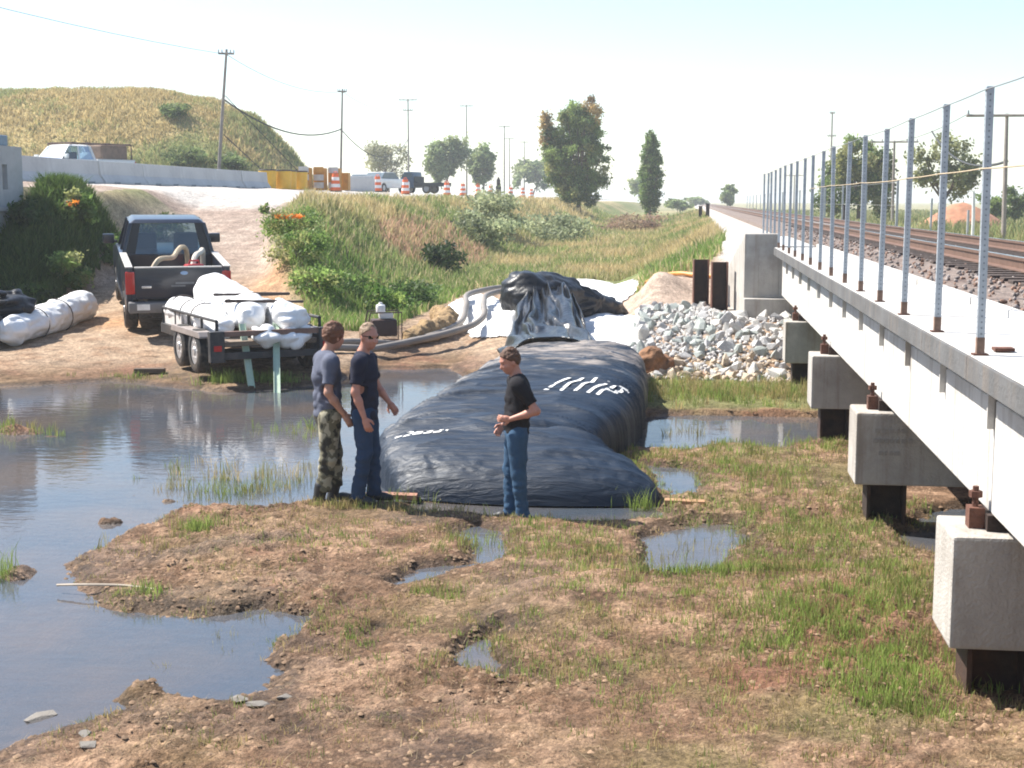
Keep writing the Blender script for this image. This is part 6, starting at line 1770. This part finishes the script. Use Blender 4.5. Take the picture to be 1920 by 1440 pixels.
# blue flatbed
bl = M('blue_paint', (.05, .10, .17), .4, var=.15)
ft = empty('flatbed_truck', (-23.6, 122, RZ + .05), R(-14), 'blue-cab flatbed truck parked among the traffic drums', 'truck')
wm3 = wheel_meshes(.42, .26, 'flat')
for x in (-2.0, .9):
    for s_ in (-1, 1): add_wheel(ft, (x * .8, s_ * .8, .42), wm3)
MB().prism([(-2.0, .5), (-2.0, 1.2), (-1.75, 1.35), (-1.45, 1.9), (-.6, 1.9), (-.5, 1.3), (-.5, .5)], -.9, .9).build('cab', bl, ft, .05, True)
MB().prism([(-1.72, 1.4), (-1.46, 1.82), (-.7, 1.82), (-.66, 1.4)], -.905, .905).build('cab_windows', M('dark_glass', (.10, .14, .17), .15), ft)
MB().b2((-.45, -.95, .62), (2.3, .95, .95)).build('flatbed', M('bed_black', (.03, .035, .035), .7), ft, .02)
MB().b2((-.44, -.95, .96), (-.34, .95, 1.5)).build('headboard', M('bed_black', (.03, .035, .035), .7), ft, .01)
MB().b2((-2.02, -.7, .75), (-1.98, .7, 1.0)).build('grille', chrome, ft)
# white car
def car(label, loc, rz):
    t = empty('parked_car', loc, rz, label, 'car')
    for x in (-1.3, 1.3):
        for s_ in (-1, 1): add_wheel(t, (x, s_ * .75, .31), car_w)
    MB().prism([(-2.15, .3), (-2.15, .85), (-1.6, .95), (1.2, .95), (2.1, .78), (2.15, .3)] + arch(1.3, .31, .36, 0, 180, 6) + arch(-1.3, .31, .36, 0, 180, 6), -.85, .85).build('body', white_car, t, .05, True)
    MB().prism([(-1.5, .95), (-1.0, 1.38), (.35, 1.38), (.95, .95)], -.72, .72).build('cabin_glass', M('dark_glass', (.10, .14, .17), .15), t, .03)
    MB().prism([(-1.02, 1.381), (.36, 1.381), (.2, 1.42), (-.9, 1.42)], -.66, .66).build('roof', white_car, t)
    return t
car_w = wheel_meshes(.31, .19, 'car')
car('white car half hidden behind a traffic drum on the road', (-21.8, 98, RZ), R(70))
car('white car further left, behind the crash cushion', (-24.5, 104, RZ), R(80))
o = MB().b2((-.9, -.5, 0), (.9, .5, .85)).b2((-.8, -.4, .85), (.8, .4, .95)).build('concrete_block', jersey_mat, bevel=.03); o.location = (-20.2, 84, RZ - .05); o.rotation_euler = (0, 0, R(10))
tag(o, 'grey concrete block between two traffic drums', 'concrete block')

# utility poles and wires
polew = M('pole_wood', (.27, .235, .21), .95, var=.25, scale=3)
ins_m = M('insulator', (.25, .25, .26), .4)
def pole(label, base, top, r, arms, group='utility poles along the road'):
    base = Vector(base); top = Vector(top)
    t = empty('utility_pole', base, 0, label, 'utility pole', group)
    MB().tube([base - base - Vector((0, 0, .5)), (top - base) * .5, top - base], [r, r * .85, r * .65], 9).build('pole_shaft', polew, t)
    for (dz, wd, ang) in arms:
        c = top - base - Vector((0, 0, dz)) + (base - top).normalized() * 0
        ax_ = Vector((math.cos(ang), math.sin(ang), 0)) * wd / 2
        MB().tube([c - ax_ - Vector((0, r * .7, 0)), c + ax_ - Vector((0, r * .7, 0))], .06, 6).build('cross_arm', polew, t)
        for s_ in (-1, -.55, .55, 1):
            MB().cyl(c + ax_ * s_ * .95 + Vector((0, -r * .7, .05)), c + ax_ * s_ * .95 + Vector((0, -r * .7, .22)), .04, .03, 6).build('insulator', ins_m, t)
    return t
p1 = (-26.4, 78, 11.8); p2 = (-26.5, 105, 11.7)
pole('tall leaning wooden pole in front of the hill', (-27.2, 78, 3.7), p1, .11, [(.25, .9, .3)])
pole('plain wooden pole standing right of the hill', (-26.8, 105, 3.7), p2, .10, [(.2, .7, .3)])
pole('wooden pole with wide top crossarm behind the sparse tree', (-34.7, 170, 3.6), (-34.7, 170, 15.7), .12, [(.15, 2.2, .1), (1.4, 1.2, .1)])
pole('wooden pole with top crossarm between two rounded trees', (-32.3, 200, 3.6), (-32.3, 200, 17.0), .12, [(.2, 1.9, .1)])
pole('thin distant pole with crossarm left of the large tree', (-29.5, 220, 3.5), (-29.5, 220, 15.1), .13, [(.2, 1.8, .1)])
pole('very thin distant pole close right of another, left of the large tree', (-33.9, 260, 3.3), (-33.9, 260, 15.0), .13, [(.2, 1.8, .1)])
pole('faint distant pole touching the left side of the large tree', (-32.3, 270, 3.3), (-32.3, 270, 14.8), .13, [(.2, 1.8, .1)])
GR = 'signal poles beyond the railway'
pole('dark crossarm pole beyond the railway at the right edge', (13.3, 62, zt(13.3, 62)), (13.2, 62, 6.9), .11, [(.08, 3.4, .05)], GR)
pole('dark crossarm pole in front of the green tree beyond the railway', (14.6, 105, zt(14.6, 105)), (14.55, 105, 7.6), .12, [(.1, 3.4, .05)], GR)
pole('tall slim pole rising behind the railway fence', (16.3, 170, 1.6), (16.3, 170, 13.7), .13, [(.15, .6, .05), (2.8, 1.0, .05)], GR)
pole('small distant crossarm pole along the railway, nearest the vanishing point', (15.3, 215, 1.8), (15.3, 215, 7.2), .12, [(.1, 3.0, .05)], GR)
pole('small crossarm pole along the railway between fence posts', (15.0, 150, 1.6), (15.0, 150, 7.4), .12, [(.1, 3.2, .05)], GR)
wire_d = M('black_cable', (.03, .03, .03), .7)
def wire(label, a, b_, s_, r_, n_=14, name='overhead_cable'):
    a = Vector(a); pts = sag(a, b_, s_, n_)
    o = MB().tube([p - a for p in pts], r_, 5).build(name, wire_d); o.location = a
    return tag(o, label, 'cable', 'overhead cables')
wire('thick black cable sagging between the leaning pole and the next pole', (-26.65, 78, 9.0), (-26.6, 105, 8.7), 1.1, .05)
wire('thin upper wire between the leaning pole and the next pole', (-26.4, 78, 11.5), (-26.5, 105, 11.5), .7, .018)
wire('thin wire running left from the top of the leaning pole', (-26.4, 78, 11.5), (-38, 30, 14.5), .9, .016)
wire('black cable from the pole right of the hill to the crossarm pole behind', (-26.6, 105, 8.6), (-34.6, 170, 11.0), 2.2, .04)
wire('thin top wire from the pole right of the hill to the crossarm pole', (-26.5, 105, 11.5), (-34.7, 170, 15.5), 1.2, .018)
wire('guy wire slanting down right from the leaning pole', (-26.55, 78, 9.2), (-22.9, 84.0, 3.85), 0, .025)
wire('lower guy wire slanting down right from the leaning pole', (-26.7, 78, 7.0), (-24.4, 82.0, 3.85), 0, .03)
wire('wires between the first two crossarm poles beyond the railway', (11.6, 62, 6.9), (13.0, 105, 7.6), .5, .015)
wire('dark sagging cable crossing behind the two nearest fence posts', (13.3, 62, 4.9), (17.0, 104, 8.2), 1.0, .06)

# far side of the track
o = MB().tube([(0, 0, -.2), (.0, 0, 1.2), (-.03, 0, 2.1)], .06, 8).build('white_post', M('post_white', (.68, .68, .66), .6)); o.location = (10.65, 55, zt(10.65, 55)); tag(o, 'white marker post beyond the railway at right', 'post')
for k, (x, y, h_) in enumerate(((11.0, 46, 2.6), (10.9, 66, 1.9), (11.4, 60, 1.4))):
    o = MB().tube([(0, 0, -.2), (.01, 0, h_)], .05, 8).build('field_post', M('post_grey', (.32, .34, .36), .6)); o.location = (x, y, zt(x, y))
    tag(o, ('tall grey post at the right edge beyond the track', 'thin grey post left of the white marker post', 'short grey post just right of the white marker post')[k], 'post', 'field posts beyond the railway')
mx_, my_ = np.meshgrid(np.linspace(-1, 1, 50), np.linspace(-1, 1, 40))
rr = np.sqrt(mx_ ** 2 + my_ ** 2)
mz = 1.9 * np.clip(1 - rr, 0, 1) ** .8 + .25 * fbm(mx_ * 3, my_ * 3, 71, 3) * np.clip(1 - rr, 0, 1) - .08
ii = (np.arange(39)[:, None] * 50 + np.arange(49)[None, :]).ravel()
me = np_mesh('dirt_mound', np.stack([mx_ * 3.2, my_ * 3, mz], -1), np.stack([ii, ii + 1, ii + 51, ii + 50], 1), np.full(len(ii), 4), True)
tag(link('dirt_mound', me, M('red_dirt', (.36, .17, .10), .95, var=.3, scale=2, bump=.5, bscale=5), None, (19.2, 103, zt(19.2, 103))), 'reddish-brown dirt mound behind the feathery tree beyond the railway', 'dirt mound')
# distant fence posts along the track
fp_me = MB().prism([(-.05, -.05), (.05, -.05), (.05, .05), (-.05, .05)], 0, 2.3, 'z').mesh('post'); fp_me.materials.append(M('post_grey', (.32, .34, .36), .6))
ff = empty('trackside_fence', (8.8, 60, 1.9), 0, 'distant row of grey fence posts along the far side of the track', 'fence')
for k in range(16):
    y = 62 + 11 * k
    link('post', fp_me, None, ff, (0, y - 60, zt(8.8, y) - 1.9))
for zz in (2.2, 1.2): MB().tube([(0, 62 - 60 + 11 * k, zt(8.8, 62 + 11 * k) - 1.9 + zz) for k in range(16)], .012, 4).build('wire', wire_mat, ff)
for k, (x, y, lab) in enumerate(((.55, 88, 'short dark trackside marker post left of the track, left one'), (.95, 84, 'short dark trackside marker post left of the track, right one'), (7.9, 74, 'short dark trackside marker post right of the track'))):
    o = MB().b2((-.11, -.11, -.1), (.11, .11, .95)).b2((-.14, -.14, .951), (.14, .14, 1.0)).build('marker_post', M('dark_brown', (.03, .02, .018), .8)); o.location = (x, y, zt(x, y)); tag(o, lab, 'post', 'trackside markers')

# ================================================================== HAZE
hz = bpy.data.materials.new('thin_haze'); hz.use_nodes = True
n = hz.node_tree.nodes; l = hz.node_tree.links
n.remove(n['Principled BSDF'])
pv = n.new('ShaderNodeVolumePrincipled')
pv.inputs['Color'].default_value = (.86, .91, .96, 1)
pv.inputs['Density'].default_value = .00065
pv.inputs['Anisotropy'].default_value = .25
l.new(pv.outputs[0], n['Material Output'].inputs['Volume'])
mb = MB().b2((-1600, -70, -4), (1600, 2600, 19))
tag(mb.build('haze', hz), 'thin pale summer haze over the whole plain', 'haze', kind='stuff')

# green shrubs on the hill face
for k, (x, y, r_, lab) in enumerate(((-36.5, 96, 1.0, 'round dark shrub high on the hill face left of the leaning pole'), (-33.5, 90, 1.3, 'dark green shrub low on the hill face beside the leaning pole'), (-30.8, 91, 1.0, 'dark green shrub low on the hill right of the leaning pole'))):
    zb = float(hill_z(np.array([float(x)]), np.array([float(y)]))[0])
    t = empty('shrub', (x, y, zb), 0, lab, 'shrub', 'shrubs on the hill')
    MB().tube([(0, 0, -.2), (.05, 0, r_ * .8)], [.06, .03], 6).build('stem', bark, t)
    leaves('foliage', [(0, 0, r_ * .45, r_ * 1.2, r_, r_ * .6)], 1500, .13, [(.14, .19, .07), (.19, .23, .09)], leaf_mat, 700 + k, t, sub=20, subr=.35, shell=.3)
